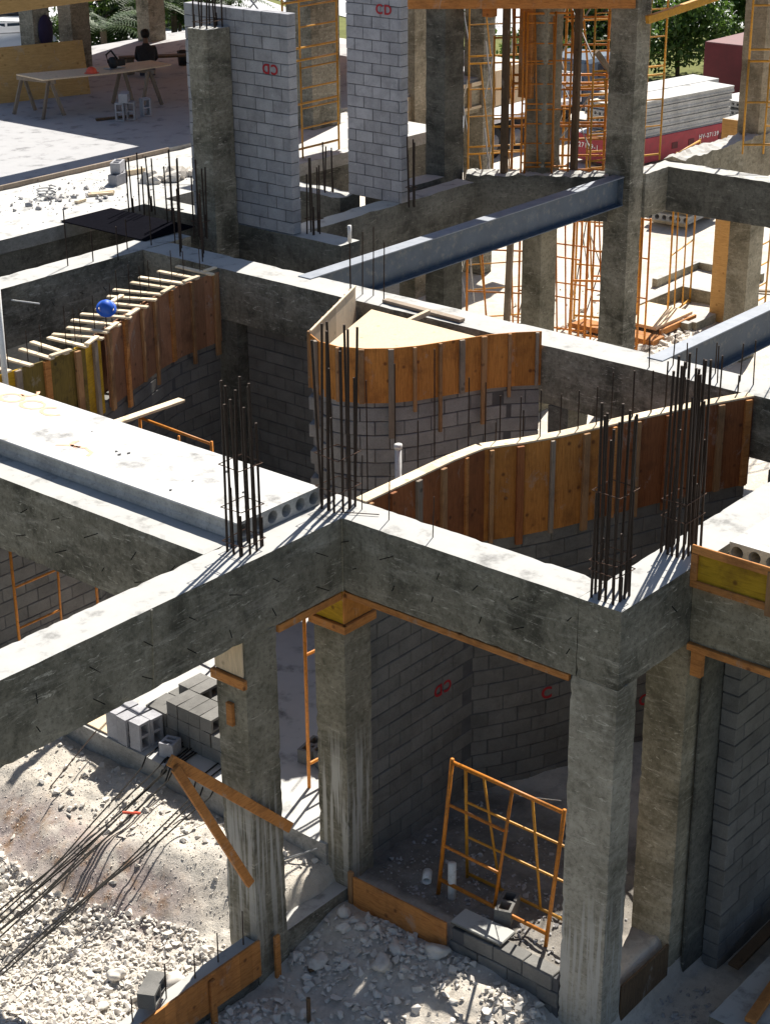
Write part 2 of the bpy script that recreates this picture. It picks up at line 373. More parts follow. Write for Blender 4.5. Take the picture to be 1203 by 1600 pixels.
def formwork(name, label, path, z0, z1, outward=1, stud=.55, panel_mats=('ply',), stud_mats=('stud',), drop=.12, cap=None, seg=1.0, studw=.09, z0f=None, back=0):
    """plywood panels with studs on the outer side (right side of the path when outward=1)"""
    path = [Vector(p).to_2d() for p in path]; t = thing(name, label, 'formwork', (path[0].x, path[0].y, z0))
    pr = resample(path, seg)
    for i, (a, b) in enumerate(zip(pr, pr[1:])):
        d = (b - a).normalized(); nn = Vector((d.y, -d.x)) * outward
        q = (a + b) / 2 + nn * .01; zz = z0f((i + .5) / (len(pr) - 1)) if z0f else z0
        link('plywood_panel', boxmesh((b - a).length + .006, .02, z1 - zz, panel_mats[i % len(panel_mats)], .003), t, (q.x, q.y, (z1 + zz) / 2), math.atan2(d.y, d.x))
        if back:
            q = (a + b) / 2 - nn * back
            link('back_panel', boxmesh((b - a).length + .006, .02, z1 - zz - .12, panel_mats[i % len(panel_mats)], .003), t, (q.x, q.y, (z1 + zz) / 2 - .06), math.atan2(d.y, d.x))
        if cap:
            q = (a + b) / 2 + nn * (.02 - cap / 2)
            link('cap_board', boxmesh((b - a).length + .01, cap, .025, 'lumber', .004), t, (q.x, q.y, z1 + .014), math.atan2(d.y, d.x))
    L = plen(path); k = 0; s = .06
    while s < L:
        p, d = at_s(path, s); nn = Vector((d.y, -d.x)) * outward; q = p + nn * .043; zz = z0f(s / L) if z0f else z0
        b = zz - drop * rnd.choice((0, .3, 1, 1))
        link('stud', boxmesh(studw * rnd.choice((1, 1, .6)), .045, round(z1 - b, 2) - .012, stud_mats[k % len(stud_mats)], .004), t, (q.x, q.y, (z1 + b) / 2), math.atan2(d.y, d.x) + rnd.uniform(-.03, .03))
        s += stud * rnd.uniform(.85, 1.15); k += 1
    return t
def hollow_plank_mesh(W, T, L, n, r, mat='plank'):
    """runs along local +X from 0 to L, width along Y, with open round cores"""
    bm = bmesh.new(); k = .02
    prof = [(-W / 2 + .0, 0), (W / 2, 0), (W / 2, .05), (W / 2 - k, .09), (W / 2 - k, T - .05), (W / 2 - .005, T - .012), (W / 2 - .016, T), (-W / 2 + .016, T), (-W / 2 + .005, T - .012), (-W / 2 + k, T - .05), (-W / 2 + k, .09), (-W / 2, .05)]
    loops = [prof]
    for i in range(n):
        cy = -W / 2 + W * (i + .5) / n
        loops.append([(cy + r * math.cos(6.2832 * a / 14), T * .48 + r * math.sin(6.2832 * a / 14)) for a in range(14)])
    ends = []
    for x in (0, L):
        ee = []; vv = []
        for lp in loops:
            v = [bm.verts.new((x, y, z)) for y, z in lp]; vv.append(v)
            ee += [bm.edges.new((v[i], v[(i + 1) % len(v)])) for i in range(len(v))]
        bmesh.ops.triangle_fill(bm, edges=ee, use_beauty=True, use_dissolve=False); ends.append(vv)
    for A, B in zip(*ends):
        for i in range(len(A)): bm.faces.new((A[i], A[(i + 1) % len(A)], B[(i + 1) % len(A)], B[i]))
    return fin(bm, mat)
def hollow_block_mesh(mat, lx=.39, ly=.19, lz=.19):
    bm = bmesh.new()
    def rect(x0, x1, y0, y1, z): return [bm.verts.new(p) for p in ((x0, y0, z), (x1, y0, z), (x1, y1, z), (x0, y1, z))]
    w_ = .035; loops = [(-lx / 2, lx / 2, -ly / 2, ly / 2), (-lx / 2 + w_, -w_ / 2, -ly / 2 + w_, ly / 2 - w_), (w_ / 2, lx / 2 - w_, -ly / 2 + w_, ly / 2 - w_)]
    ends = []
    for z in (-lz / 2, lz / 2):
        vv = [rect(*l, z) for l in loops]; ee = []
        for v in vv: ee += [bm.edges.new((v[i], v[(i + 1) % 4])) for i in range(4)]
        bmesh.ops.triangle_fill(bm, edges=ee, use_beauty=True); ends.append(vv)
    for A, B in zip(*ends):
        for i in range(4): bm.faces.new((A[i], A[(i + 1) % 4], B[(i + 1) % 4], B[i]))
    return fin(bm, mat)
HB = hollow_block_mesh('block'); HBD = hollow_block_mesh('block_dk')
def loose_block(label, loc, rot=None, group=None, me=None):
    return setp(link('concrete_block', me or HB, None, loc, rot), label, 'block', group)
RZ, RX, RY = [lambda a, ax=ax: Matrix.Rotation(a, 4, ax) for ax in 'ZXY']
def cage(label, cx, cy, z, hs, rx, ry, stirrups, lean=.05, group=None):
    """bars standing out of a column head; hs = list of heights"""
    t = thing('rebar_cage', label, 'rebar', (cx, cy, z), group); n = len(hs)
    for i, h in enumerate(hs):
        a = 6.2832 * i / n; m = max(abs(math.cos(a)), abs(math.sin(a)))
        x, y = cx + rx * math.cos(a) / m, cy + ry * math.sin(a) / m
        rod('bar', (x, y, z - .05), (x + rnd.gauss(0, lean), y + rnd.gauss(0, lean), z + h), .0138, 'rebar', t)
        if i % 3 == 0: rod('splice_bar', (x + .03, y + .01, z - .05), (x + .03, y + .01, z + h * rnd.uniform(.2, .4)), .0138, 'rebar', t)
    for s in stirrups:
        pts = [(cx + sx * (rx + .015), cy + sy * (ry + .015), z + s + rnd.uniform(-.015, .015)) for sx, sy in ((-1, -1), (1, -1), (1, 1), (-1, 1))]
        bm = sweep(pts, .006, 5, True)
        for v in bm.verts: v.co -= Vector((cx, cy, z + s))
        link('stirrup', fin(bm, 'rebar_r'), t, (cx, cy, z + s))
    return t
def text_part(txt, parent, loc, rot, size, mat='red_paint', name='lettering', bold=.006):
    cu = bpy.data.curves.new('t', 'FONT'); cu.body = txt; cu.size = size; cu.align_x = 'CENTER'; cu.align_y = 'CENTER'; cu.offset = bold; cu.extrude = .0015; cu.space_character = 1.22
    o = bpy.data.objects.new('t', cu); COL.objects.link(o)
    bpy.context.view_layer.update()
    me = bpy.data.meshes.new_from_object(o.evaluated_get(bpy.context.evaluated_depsgraph_get())); bpy.data.objects.remove(o)
    me.materials.clear(); me.materials.append(MT[mat]); return link(name, me, parent, loc, rot)
# facing -X (reads left to right along -Y): text x axis -> -Y, text y -> Z, normal -> -X
FACE_MX = Matrix(((0, 0, -1), (-1, 0, 0), (0, 1, 0))).to_4x4()
FACE_MY = Matrix(((1, 0, 0), (0, 0, -1), (0, 1, 0))).to_4x4()

# ------------------------------------------------------------------ ground
def sstep(a, b, x):
    t = np.clip((x - a) / (b - a), 0, 1); return t * t * (3 - 2 * t)
def vnoise(x, y, seed):
    r = np.random.RandomState(seed); T = r.rand(64, 64)
    xi, yi = np.floor(x).astype(int), np.floor(y).astype(int); fx, fy = x - xi, y - yi
    fx, fy = fx * fx * (3 - 2 * fx), fy * fy * (3 - 2 * fy)
    a, b, c, d = T[xi % 64, yi % 64], T[(xi + 1) % 64, yi % 64], T[xi % 64, (yi + 1) % 64], T[(xi + 1) % 64, (yi + 1) % 64]
    return (a * (1 - fx) + b * fx) * (1 - fy) + (c * (1 - fx) + d * fx) * fy
def gh(x, y):
    x = np.asarray(x, float); y = np.asarray(y, float)
    n1 = vnoise(x * .9, y * .9, 1) - .5; n2 = vnoise(x * 3.1, y * 3.1, 2) - .5; n3 = vnoise(x * 9, y * 9, 3) - .5; n4 = vnoise(x * 21, y * 21, 5) - .5
    z = np.full_like(x, .3) + .06 * n1 * sstep(7, 12, x) + .03 * n2 * sstep(7, 12, x)
    inside = sstep(.02, .16, x) * sstep(9, 8, x)
    rough = .10 * n1 + .10 * n2 + .055 * n3 + .02 * n4
    # the pit in front: rubble floor, cut bank up to the slab
    edge = -1.35 + .28 * np.sin(y * 1.25 + .6) + .35 * n1
    bank = sstep(edge - .75, edge + .5, x)
    pit = .02 + .12 * n1 + bank * (.52 + .16 * sstep(-1.2, -.2, x)) + .28 * sstep(-2.6, -4.6, x) + rough * (1 - .35 * bank)
    front = .31 * sstep(-1.5, -.15, x) * sstep(-3.3, -2.5, y) + rough * .6
    near = pit * sstep(0.1, .35, y) + front * (1 - sstep(.1, .35, y))
    rot_ = sstep(-14, -7, x) * sstep(9, 8, x)
    z_near = near * (1 - inside) + inside * (.56 + .09 * n1 + .07 * n2 + .04 * n3 + .01 * n4)
    right = sstep(-3.35, -3.6, y)
    z_near = z_near * (1 - right) + right * (-.05 + .04 * n1 + .04 * n2)
    k = rot_ * sstep(-30, -14, y) * sstep(22, 14, y)
    return z * (1 - k) + k * z_near
def axis(segs):
    out = []
    for a, b, s in segs: out += list(np.arange(a, b, s))
    return np.array(out + [segs[-1][1]])
xs = axis([(-700, -60, 40), (-60, -6, 3), (-6, -3.6, .2), (-3.6, 3, .045), (3, 10, .35), (10, 40, .45), (40, 120, 4), (120, 900, 60)])
ys = axis([(-700, -60, 40), (-60, -8, 3), (-8, -4.5, .3), (-4.5, 5.6, .045), (5.6, 12, .35), (12, 24, .6), (24, 120, 4), (120, 900, 60)])
gx, gy = np.meshgrid(xs, ys, indexing='ij'); gz = gh(gx, gy)
me = bpy.data.meshes.new('ground'); nx, ny = gx.shape
vv = np.stack([gx, gy, gz], -1).reshape(-1, 3); idx = np.arange(nx * ny).reshape(nx, ny)
ff = np.stack([idx[:-1, :-1], idx[1:, :-1], idx[1:, 1:], idx[:-1, 1:]], -1).reshape(-1, 4)
me.from_pydata(vv.tolist(), [], ff.tolist()); me.materials.append(MT['ground']); me.shade_smooth()
setp(link('ground', me), 'white crushed limestone ground of the building site', None, None, 'structure')
def G(x, y): return float(gh(np.array([x]), np.array([y]))[0])

# rubble: small stones as stuff, the big ones as things
def rock_t(seed, sub=1):
    bm = bmesh.new(); bmesh.ops.create_icosphere(bm, subdivisions=sub, radius=1); r = random.Random(seed); o = Vector((seed * 3.1, seed, 0))
    sc = Vector((1, r.uniform(.6, .95), r.uniform(.45, .8)))
    for v in bm.verts:
        v.co *= 1 + .55 * noise.noise(v.co * 1.1 + o) + (.18 * noise.noise(v.co * 2.7 + o) if sub > 1 else r.uniform(-.12, .12)); v.co = Vector(a * b for a, b in zip(v.co, sc))
    return bm
TPL = []
for s_ in range(16):
    r_ = random.Random(s_); bm = bmesh.new(); sc = (1, r_.uniform(.55, .95), r_.uniform(.4, .75))
    for k in range(r_.choice((8, 9, 11, 13))):
        v = Vector((r_.gauss(0, 1), r_.gauss(0, 1), r_.gauss(0, 1))).normalized() * r_.uniform(.75, 1.1); bm.verts.new((v.x * sc[0], v.y * sc[1], v.z * sc[2]))
    h_ = bmesh.ops.convex_hull(bm, input=bm.verts); bm.verts.index_update(); bm.verts.ensure_lookup_table()
    TPL.append((np.array([v.co[:] for v in bm.verts]), np.array([[v.index for v in f.verts] for f in bm.faces]))); bm.free()
def scatter(name, label, cat, pts, mat):
    V, F, off = [], [], 0; r = np.random.RandomState(len(pts))
    for x, y, z, s in pts:
        v, f = TPL[r.randint(16)]; a, b2 = r.rand(2) * 6.283; ca, sa, cb, sb = math.cos(a), math.sin(a), math.cos(b2), math.sin(b2)
        R_ = np.array([[ca, -sa, 0], [sa, ca, 0], [0, 0, 1]]) @ np.array([[1, 0, 0], [0, math.cos(.6 * sb), -math.sin(.6 * sb)], [0, math.sin(.6 * sb), math.cos(.6 * sb)]])
        V.append((v * s) @ R_.T + (x, y, z)); F.append(f + off); off += len(v)
    me = bpy.data.meshes.new(name); me.from_pydata(np.concatenate(V).tolist(), [], np.concatenate(F).tolist()); me.materials.append(MT[mat])
    return setp(link(name, me), label, cat, None, 'stuff')
def rocks(n, x0, x1, y0, y1, s0, s1, dens, seed, pw_=3):
    r = np.random.RandomState(seed); X, Y = [], []
    while len(X) < n:
        x, y = r.uniform(x0, x1), r.uniform(y0, y1)
        if r.rand() <= dens(x, y): X.append(x); Y.append(y)
    s = s0 + (s1 - s0) * r.rand(n) ** pw_; Z = gh(np.array(X), np.array(Y)) + s * .25
    return list(zip(X, Y, Z.tolist(), s.tolist()))
def d_pit(x, y):
    e = -1.35 + .28 * math.sin(y * 1.25 + .6); return 1.0 if x < e - .35 else (.01 if x < e + .45 else .12)
scatter('rubble', 'white broken limestone rubble covering the pit floor', 'rubble', rocks(24000, -4.2, -.08, .25, 5.4, .005, .07, d_pit, 3, 5), 'rock')
scatter('gravel', 'fine gravel dusting the pit bank below the slab edge', 'gravel', rocks(9000, -2.6, -.06, .3, 5.4, .004, .016, lambda x, y: .5, 33, 3), 'rock')
scatter('rubble', 'grey limestone rubble in the shade between the columns', 'rubble', rocks(6000, -2.6, -.06, -3.4, -.03, .006, .085, lambda x, y: .3 + .7 * (noise.noise(Vector((x * 1.7, y * 1.7, 0))) > -.05), 4, 5), 'rock')
scatter('rubble', 'small dirty stones on the dark floor behind the scaffold frame', 'rubble', rocks(900, .3, 2.4, -2.9, -.05, .008, .045, lambda x, y: 1 if x < 1.3 else .4, 5), 'rock_g')
scatter('rubble', 'loose rubble heap beside the footings in the yard', 'rubble', rocks(700, 17.5, 22.5, 6.5, 12.5, .03, .16, lambda x, y: 1 if (x - 20) ** 2 + (y - 8.2) ** 2 < 1.6 else .12, 6), 'rock')
scatter('rubble', 'grey rubble on the low ground right of the corner column', 'rubble', rocks(500, -1.5, 1.6, -4.6, -3.55, .01, .07, lambda x, y: .6, 16), 'rock_g')
BIG = [((.02 - .17, -1.42), .15, 'rounded white boulder against the low block wall end', 1), ((-.36, -1.0), .12, 'white rock beside a smaller one left of the rounded boulder', 2), ((-.62, -1.02), .13, 'pale angular rock in the shaded rubble, left of the rock pair', 3), ((-.28, -.16), .09, 'pale rock at the foot of the second column', 4),
       ((-2.15, .72), .14, 'large white rock lying behind the curved board', 5), ((-2.55, 1.25), .11, 'flat topped rock in the middle of the pit rubble', 6), ((-2.95, 1.0), .07, 'brownish rock in the lower left of the pit', 7), ((-.95, -.35), .12, 'flat slab of broken concrete at the centre of the shaded rubble', 8), ((-1.6, -.72), .07, 'white pointed stone below the left column', 9), ((-.45, -.3), .08, 'white wedge shaped stone near the second column', 10)]
for (x, y), s_, lab, sd_ in BIG:
    bm = rock_t(sd_ + 30, 3); bmesh.ops.scale(bm, vec=(s_, s_, s_), verts=bm.verts)
    setp(link('boulder', fin(bm, 'rock', True), None, (x, y, G(x, y) + s_ * .3), rnd.uniform(0, 6)), lab, 'rock')
for o_ in ():
    pass

# ------------------------------------------------------------------ near structure: slabs, columns, beams
setp(rough_box('floor_slab', (-.03, .33, .35), (6.1, 9.7, .95), 'slab', step=.3), 'pale concrete ground floor slab under the hollow planks', None, None, 'structure')
column('tall concrete column at the left, with a triangular wooden bracket nailed on', -1.52, -1.05, .012, .45, -.3, SF - .002, 'col', step=.07)
column('concrete column under the inner corner, with an orange plywood collar at its head', .012, .455, .012, .46, -.2, SF - .002, 'col', step=.07)
column('thick grey corner column in the right foreground with white cement runs', .012, .37, -3.488, -2.95, -.5, SF - .002, 'col_r', step=.07)
column('yellowish concrete column right of the grey corner column', 1.345, 1.76, -3.488, -3.0, -.3, SF - .002, 'conc_light', step=.07)
bA = beam('concrete_beam', 'long grey beam crossing the left foreground up to the inner corner', (-9, 0, SF), (0, .48, H), seed=1, step=.08)
bB = beam('concrete_beam', 'grey foreground beam with an orange soffit board above the block room', (0.003, -3.01, SF), (.46, .475, H), seed=2, step=.08)
bC = beam('concrete_beam', 'short dark beam turning right from the corner column', (.003, -3.5, SF + .003), (7.6, -3.012, H - .003), seed=3, step=.08)
bD = beam('concrete_beam', 'olive grey beam below the big hollow plank on the left', (-1.57, .484, SF - .05), (-.8, 9.7, H), seed=4, step=.08)
bF = beam('concrete_beam', 'pale grey beam at the right edge under the yellow form panel', (1.3, -8.5, SF + .02), (1.78, -3.505, H - .16), 'conc_light', seed=5)
bE = beam('concrete_beam', 'long middle beam carrying the steel girders', (6.1, -7, SF + .02), (6.7, 9.68, H), seed=6, step=.15)
bG = beam('concrete_beam', 'dark beam at the left behind the curved formwork, half lit on top', (-3, 9.69, SF - .1), (7.2, 10.25, H), seed=7, step=.18)
def ties(b, face, pts):
    for u, z in pts:
        u += rnd.uniform(-.05, .05); z += rnd.uniform(-.03, .03); l = rnd.uniform(.05, .13); a = rnd.uniform(-.05, .05); dz = rnd.uniform(-.06, .02)
        if face[0] == 'y': rod('tie_wire', (u, face[1] + .03, z), (u + a * 2, face[1] - l, z + dz), .0055, 'wire', b, 5)
        else: rod('tie_wire', (face[1] + .03, u, z), (face[1] - l, u + a * 2, z + dz), .0055, 'wire', b, 5)
ties(bA, ('y', 0), [(x, z) for x in np.arange(-5.4, -.1, .62) for z in (H - .27, H - .63)])
ties(bB, ('x', 0), [(y, z) for y in np.arange(-2.9, -.1, .55) for z in (H - .22, H - .55)])
ties(bC, ('y', -3.5), [(.9, H - .3)])
ties(bD, ('x', -1.57), [(y, z) for y in np.arange(.9, 5.2, .6) for z in (H - .25, H - .6)])
ties(bG, ('y', 9.69), [(x, H - .4) for x in np.arange(3.2, 6, .5)])
# thin cold joints standing proud on the beams
rod('joint_ridge', (-2.78, -.002, SF + .02), (-2.74, -.004, H - .01), .011, 'conc_light', bA, 6)
rod('joint_ridge', (-.012, -.006, SF), (-.01, -.008, H), .009, 'conc_light', bB, 6)
# soffit boards and column collar
setp(bar('soffit_board', (-1.02, .02, SF - .055), (-.03, .02, SF - .05), .05, .09, 'plank_o'), 'rusty orange board under the left beam beside the inner corner', 'board')
setp(bar('soffit_board', (.025, -2.93, SF - .045), (.025, -.02, SF - .045), .05, .075, 'plank_o'), 'long orange board under the foreground beam above the block room', 'board')
cl = thing('column_collar', 'orange plywood collar around the head of the inner corner column', 'formwork', (.2, .2, SF - .5))
box('side_panel', (-.016, .0, SF - .40), (.008, .47, SF - .002), 'ply_yel', cl, .002); box('side_panel', (-.016, -.016, SF - .40), (.47, .006, SF - .002), 'ply', cl, .002)
box('band', (-.05, -.05, SF - .51), (-.004, .49, SF - .41), 'plank_o', cl); box('band', (-.048, -.05, SF - .51), (.49, -.004, SF - .41), 'plank_o', cl)
pt = thing('form_patch', 'pale plywood patch and orange strip on the left column head', 'formwork', (-1.54, .2, SF - .5))
box('patch_panel', (-1.54, .03, SF - .42), (-1.522, .44, SF - .01), 'ply_pale', pt, .002); box('strip', (-1.575, -.01, SF - .55), (-1.52, .48, SF - .44), 'plank_o', pt)
setp(box('wood_block', (-1.57, .19, SF - 1.05), (-1.522, .28, SF - .78), 'plank_o'), 'small orange wood block nailed on the left column face', 'wood block')
br = thing('wooden_bracket', 'triangular bracket of two new boards nailed to the left column', 'bracket', (-1.3, -.03, 1.6))
bar('board', (-2.66, -.032, 3.5), (-.99, -.032, 1.84), .045, .12, 'plank_o', br); bar('board', (-2.64, -.08, 3.42), (-1.68, -.08, 1.5), .045, .10, 'plank_o', br)
# hollow core plank and its spray marks
pk = thing('hollow_plank', 'large white hollow core plank lying on the left beams, marked with orange spray', 'concrete plank', (-.5, .43, H))
hp = hollow_plank_mesh(1.28, .2, 9.4, 6, .072); link('plank_body', hp, pk, (-.5, .43, H + .004), math.pi / 2)
def spray(parent, cx, cy, z, arcs, name='spray_mark'):
    bm = bmesh.new()
    for pts in arcs:
        P = [Vector((cx + a, cy + b)) for a, b in pts]; wd = .026
        prev = None
        for i, p in enumerate(P):
            d = (P[min(i + 1, len(P) - 1)] - P[max(i - 1, 0)]).normalized(); n = Vector((-d.y, d.x)) * wd * rnd.uniform(.6, 1.2)
            cur = (bm.verts.new((p.x + n.x, p.y + n.y, z)), bm.verts.new((p.x - n.x, p.y - n.y, z)))
            if prev: bm.faces.new((prev[0], cur[0], cur[1], prev[1]))
            prev = cur
    for v in bm.verts: v.co -= Vector((cx, cy, z))
    link(name, fin(bm, 'orange_spray'), parent, (cx, cy, z))
def arc(cx, cy, r, a0, a1, sy=1.0): return [(cx + r * math.cos(a0 + (a1 - a0) * i / 10), cy + sy * r * math.sin(a0 + (a1 - a0) * i / 10)) for i in range(11)]
spray(pk, -.15, 5.0, H + .207, [arc(0, .25, .13, 0, 6.28, 1.3), arc(0, -.15, .13, 0, 6.28, 1.3), arc(0, -.52, .12, .4, 4.6, 1.3), arc(.25, .2, .1, 2.5, 6)])
spray(pk, -.75, 3.25, H + .207, [[(-.1, .35), (0, .2), (.05, 0)], [(.05, 0), (0, -.15), (-.1, -.2)], arc(.1, .15, .1, 1, 4)])
for k, (x, y) in enumerate([(-.55, 2.9), (-.5, 2.75), (-.6, 2.8), (-.62, 1.6), (-.3, 3.6), (-.2, 1.5), (-.95, 1.6), (-.5, .95)]):
    bm = rock_t(k); s_ = rnd.uniform(.012, .03); bmesh.ops.scale(bm, vec=(s_, s_, s_ * .5), verts=bm.verts)
    link('mortar_crumb', fin(bm, 'mortar'), pk, (x, y, H + .21))
# planks on the right
p2 = thing('hollow_plank', 'white hollow core plank with a chipped end at the right edge', 'concrete plank', (1.9, -4.1, H))
link('plank_body', hollow_plank_mesh(1.0, .2, 5.6, 5, .07), p2, (1.95, -4.02, H - .152), 0)
p3 = setp(link('hollow_plank', hollow_plank_mesh(1.0, .2, 5.6, 5, .07), None, (1.9, -5.06, H - .15), 0), 'hollow core plank lying next to the chipped one, mostly outside the view', 'concrete plank')
for k in range(3): setp(link('hollow_plank', p3.data, None, (1.88, -6.18 - k * 1.02, H - .15), 0), 'hollow core plank outside the right edge, %s after the chipped one' % ('third', 'fourth', 'fifth')[k], 'concrete plank')
fp = thing('yellow_formwork', 'yellow oiled form panel in a rusty frame on the right beam', 'formwork', (1.28, -4.1, H - .2))
box('panel', (1.262, -4.72, H - .15), (1.28, -3.54, H + .24), 'ply_yel', fp, .002)
box('rail', (1.236, -4.72, H - .20), (1.262, -3.5, H - .12), 'plank_o', fp); box('rail', (1.236, -4.72, H + .17), (1.262, -3.5, H + .26), 'plank_o', fp)
box('end_post', (1.23, -3.575, H - .12), (1.262, -3.5, H + .17), 'plank_o', fp); box('post', (1.22, -4.44, H - .25), (1.262, -4.34, H + .22), 'stud', fp)
sb = thing('beam_form', 'orange soffit formwork with a hanging stud under the right beam', 'formwork', (1.28, -4.4, SF - .1))
box('board', (1.262, -6.5, SF - .06), (1.33, -3.5, SF + .018), 'plank_o', sb); box('hanging_stud', (1.27, -3.68, SF - .34), (1.34, -3.55, SF - .062), 'plank_o', sb)

# rebar cages on the column heads
cage('rebar cage with three stirrups standing on the left beam beside the plank end', -1.22, .25, H, [1.71, 1.80, 1.67, 1.75, 1.82, 1.62, 1.71, 1.57, 1.80, 1.35], .15, .13, (.12, .5, .95), .03)
cage('dense rebar cage at the inner corner, in front of the rounded formwork', .22, .24, H, [1.98, 1.71, 2.02, 1.53, 2.07, 1.89, 2.02, 1.08, 1.80, 2.02, 1.44, 1.98], .17, .15, (.25, .62), .035)
cage('rebar cage standing on the corner column in the right foreground', .24, -3.22, H, [1.84, 1.89, 1.53, 1.80, 1.94, 1.08, 1.89, 1.75, 1.84, 0.72, 1.89, 1.71, 1.80], .15, .14, (.28, .4, 1.1), .02)
cage('tall rebar cage beside the yellow form panel', 1.55, -3.2, H, [1.98, 1.89, 2.02, 1.26, 1.98, 2.07, 1.94, 1.35, 2.02, 1.89, 1.71, 1.98, 1.89, 1.62, 2.02, 1.17], .17, .13, (.4, .6), .03)
for k, (x, y, h, l) in enumerate([(.27, -.42, .5, 'thin bar standing on the foreground beam, next to the inner corner'), (.21, -1.06, .45, 'thin bar on the foreground beam, second from the inner corner'), (.3, -.02, .62, 'short thin bar rising at the root of the brown curved formwork')]):
    setp(rod('starter_bar', (x, y, H - .05), (x + .02, y, H + h), .006, 'rebar', None, 5), l, 'rebar')
setp(rod('tie_bar', (.05, .12, H + .02), (.28, -.28, H + .02), .006, 'rebar', None, 5), 'thin loose bar lying across the inner corner', 'rebar')

# ------------------------------------------------------------------ curved block walls and formwork
WR = [Vector((.47, .1)), Vector((2.42, .1))] + smooth_path([(2.46, .1), (2.9, -.17), (3.4, -.42), (3.95, -.62), (4.9, -.98), (6.05, -1.5)], 5)
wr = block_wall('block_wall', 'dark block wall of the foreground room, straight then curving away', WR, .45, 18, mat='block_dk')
text_part('CD', wr, (1.86, .092, 2.3), FACE_MY @ RZ(math.pi), .21)
q_, d_ = at_s(WR, 1.95 + 1.05); text_part('C', wr, (q_.x + .004 * d_.y, q_.y - .012, 1.75), RZ(math.atan2(d_.y, d_.x)) @ FACE_MY, .22)
q_, d_ = at_s(WR, 1.95 + 2.6); text_part('C', wr, (q_.x + .004 * d_.y, q_.y - .012, 1.2), RZ(math.atan2(d_.y, d_.x)) @ FACE_MY, .22)
WRF = [Vector((.47, .085))] + [Vector((p.x, p.y - .015)) for p in WR[1:]]
formwork('wall_form', 'long brown plywood formwork curving across the right half', WRF, 4.02, H - .01, 1, .42, ('ply_red',) * 4 + ('ply',) * 3 + ('ply_red',) * 6, ('stud', 'ply_red', 'stud_grey', 'stud', 'plank_o'), .1, .16, .52, .09, back=.23)
ws = thing('starter_bars', 'row of thin bars rising from the brown curved formwork', 'rebar', (3, 0, H - .1))
for s_ in np.arange(2.3, 5.9, .27):
    q_, d_ = at_s(WR, s_); nn = Vector((-d_.y, d_.x)) * rnd.choice((.06, .14)); h = rnd.choice((.35, .5, .55, .6, .25))
    rod('bar', (q_.x + nn.x, q_.y + nn.y, H - .6), (q_.x + nn.x + rnd.uniform(-.02, .02), q_.y + nn.y, H + h), .008 if s_ < 4 else .011, 'rebar', ws, 5)
WL = [Vector((-2.6, 6.62)), Vector((2.1, 6.62))] + smooth_path([(2.15, 6.63), (2.8, 6.93), (3.84, 7.36), (4.9, 7.76), (5.98, 7.86)], 5)
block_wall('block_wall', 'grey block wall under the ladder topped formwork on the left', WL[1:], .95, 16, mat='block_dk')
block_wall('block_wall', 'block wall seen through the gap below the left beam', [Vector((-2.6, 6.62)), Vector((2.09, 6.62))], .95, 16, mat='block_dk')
WLa = [Vector((-2.6, 6.6)), Vector((2.1, 6.6)), Vector((2.62, 6.82))]; WLb = [Vector((p.x, p.y - .02)) for p in WL if p.x > 2.74]
for nm, lab, pth, pm, sm in (('wall_form', 'dark yellow stained plywood formwork at the left edge behind the plank', WLa, ('ply_oil', 'ply_oil', 'ply_yel'), ('stud', 'stud_grey', 'plank_o')), ('wall_form', 'reddish plywood formwork with brown studs running to the middle beam', WLb, ('ply_brn',), ('stud', 'plank_o', 'stud'))):
    formwork(nm, lab, pth, 4.05, H - .02, 1, .5, pm, sm, .2, None, .6, .1, back=.26)
cs = thing('form_cleats', 'ladder of pale wooden cleats nailed across the left formwork top', 'formwork cleats', (3, 7, H))
s_ = 2.2; k = 0
while s_ < plen(WL) - .15:
    q_, d_ = at_s(WL, s_); nn = Vector((-d_.y, d_.x)); a = rnd.uniform(-.12, .12); dd = (nn + d_ * a).normalized(); o0 = -.14 + rnd.uniform(-.05, .05); o1 = .62 + rnd.uniform(-.1, .12)
    p0, p1 = q_ + dd * o0, q_ + dd * o1
    bar('cleat', (p0.x, p0.y, H + .012), (p1.x, p1.y, H + .012), .085, .03, 'lumber', cs)
    if k % 2 == 0:
        q2, _ = at_s(WL, min(plen(WL), s_ + .36)); e = rnd.choice((-.1, .02, .42)); a0, a1 = q_ + nn * e, q2 + nn * e
        bar('rail', (a0.x, a0.y, H + .043), (a1.x, a1.y, H + .043), .075, .03, 'lumber', cs)
    s_ += rnd.uniform(.27, .36); k += 1
ls = thing('starter_bars', 'thin bars standing between the cleats of the left formwork', 'rebar', (3, 7.2, H - .2))
for s_ in np.arange(3.6, plen(WL) - .2, .31):
    q_, d_ = at_s(WL, s_); nn = Vector((-d_.y, d_.x)) * rnd.uniform(.08, .2)
    rod('bar', (q_.x + nn.x, q_.y + nn.y, H - .7), (q_.x + nn.x + rnd.uniform(-.02, .02), q_.y + nn.y, H + rnd.choice((.25, .4, .5, .6))), .007, 'rebar', ls, 5)
# block panel and columns under the middle beam
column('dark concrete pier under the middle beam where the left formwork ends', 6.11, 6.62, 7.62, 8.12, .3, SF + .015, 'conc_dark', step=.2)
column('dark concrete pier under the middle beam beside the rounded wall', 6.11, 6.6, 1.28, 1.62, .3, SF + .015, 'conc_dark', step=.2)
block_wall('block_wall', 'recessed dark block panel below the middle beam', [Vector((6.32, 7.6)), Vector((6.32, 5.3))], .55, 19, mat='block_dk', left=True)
block_wall('block_wall', 'block wall closing the foreground room below the right part of the middle beam', [Vector((6.25, -1.7)), Vector((6.25, -6.9))], .0, 21, mat='block_dk', left=True)
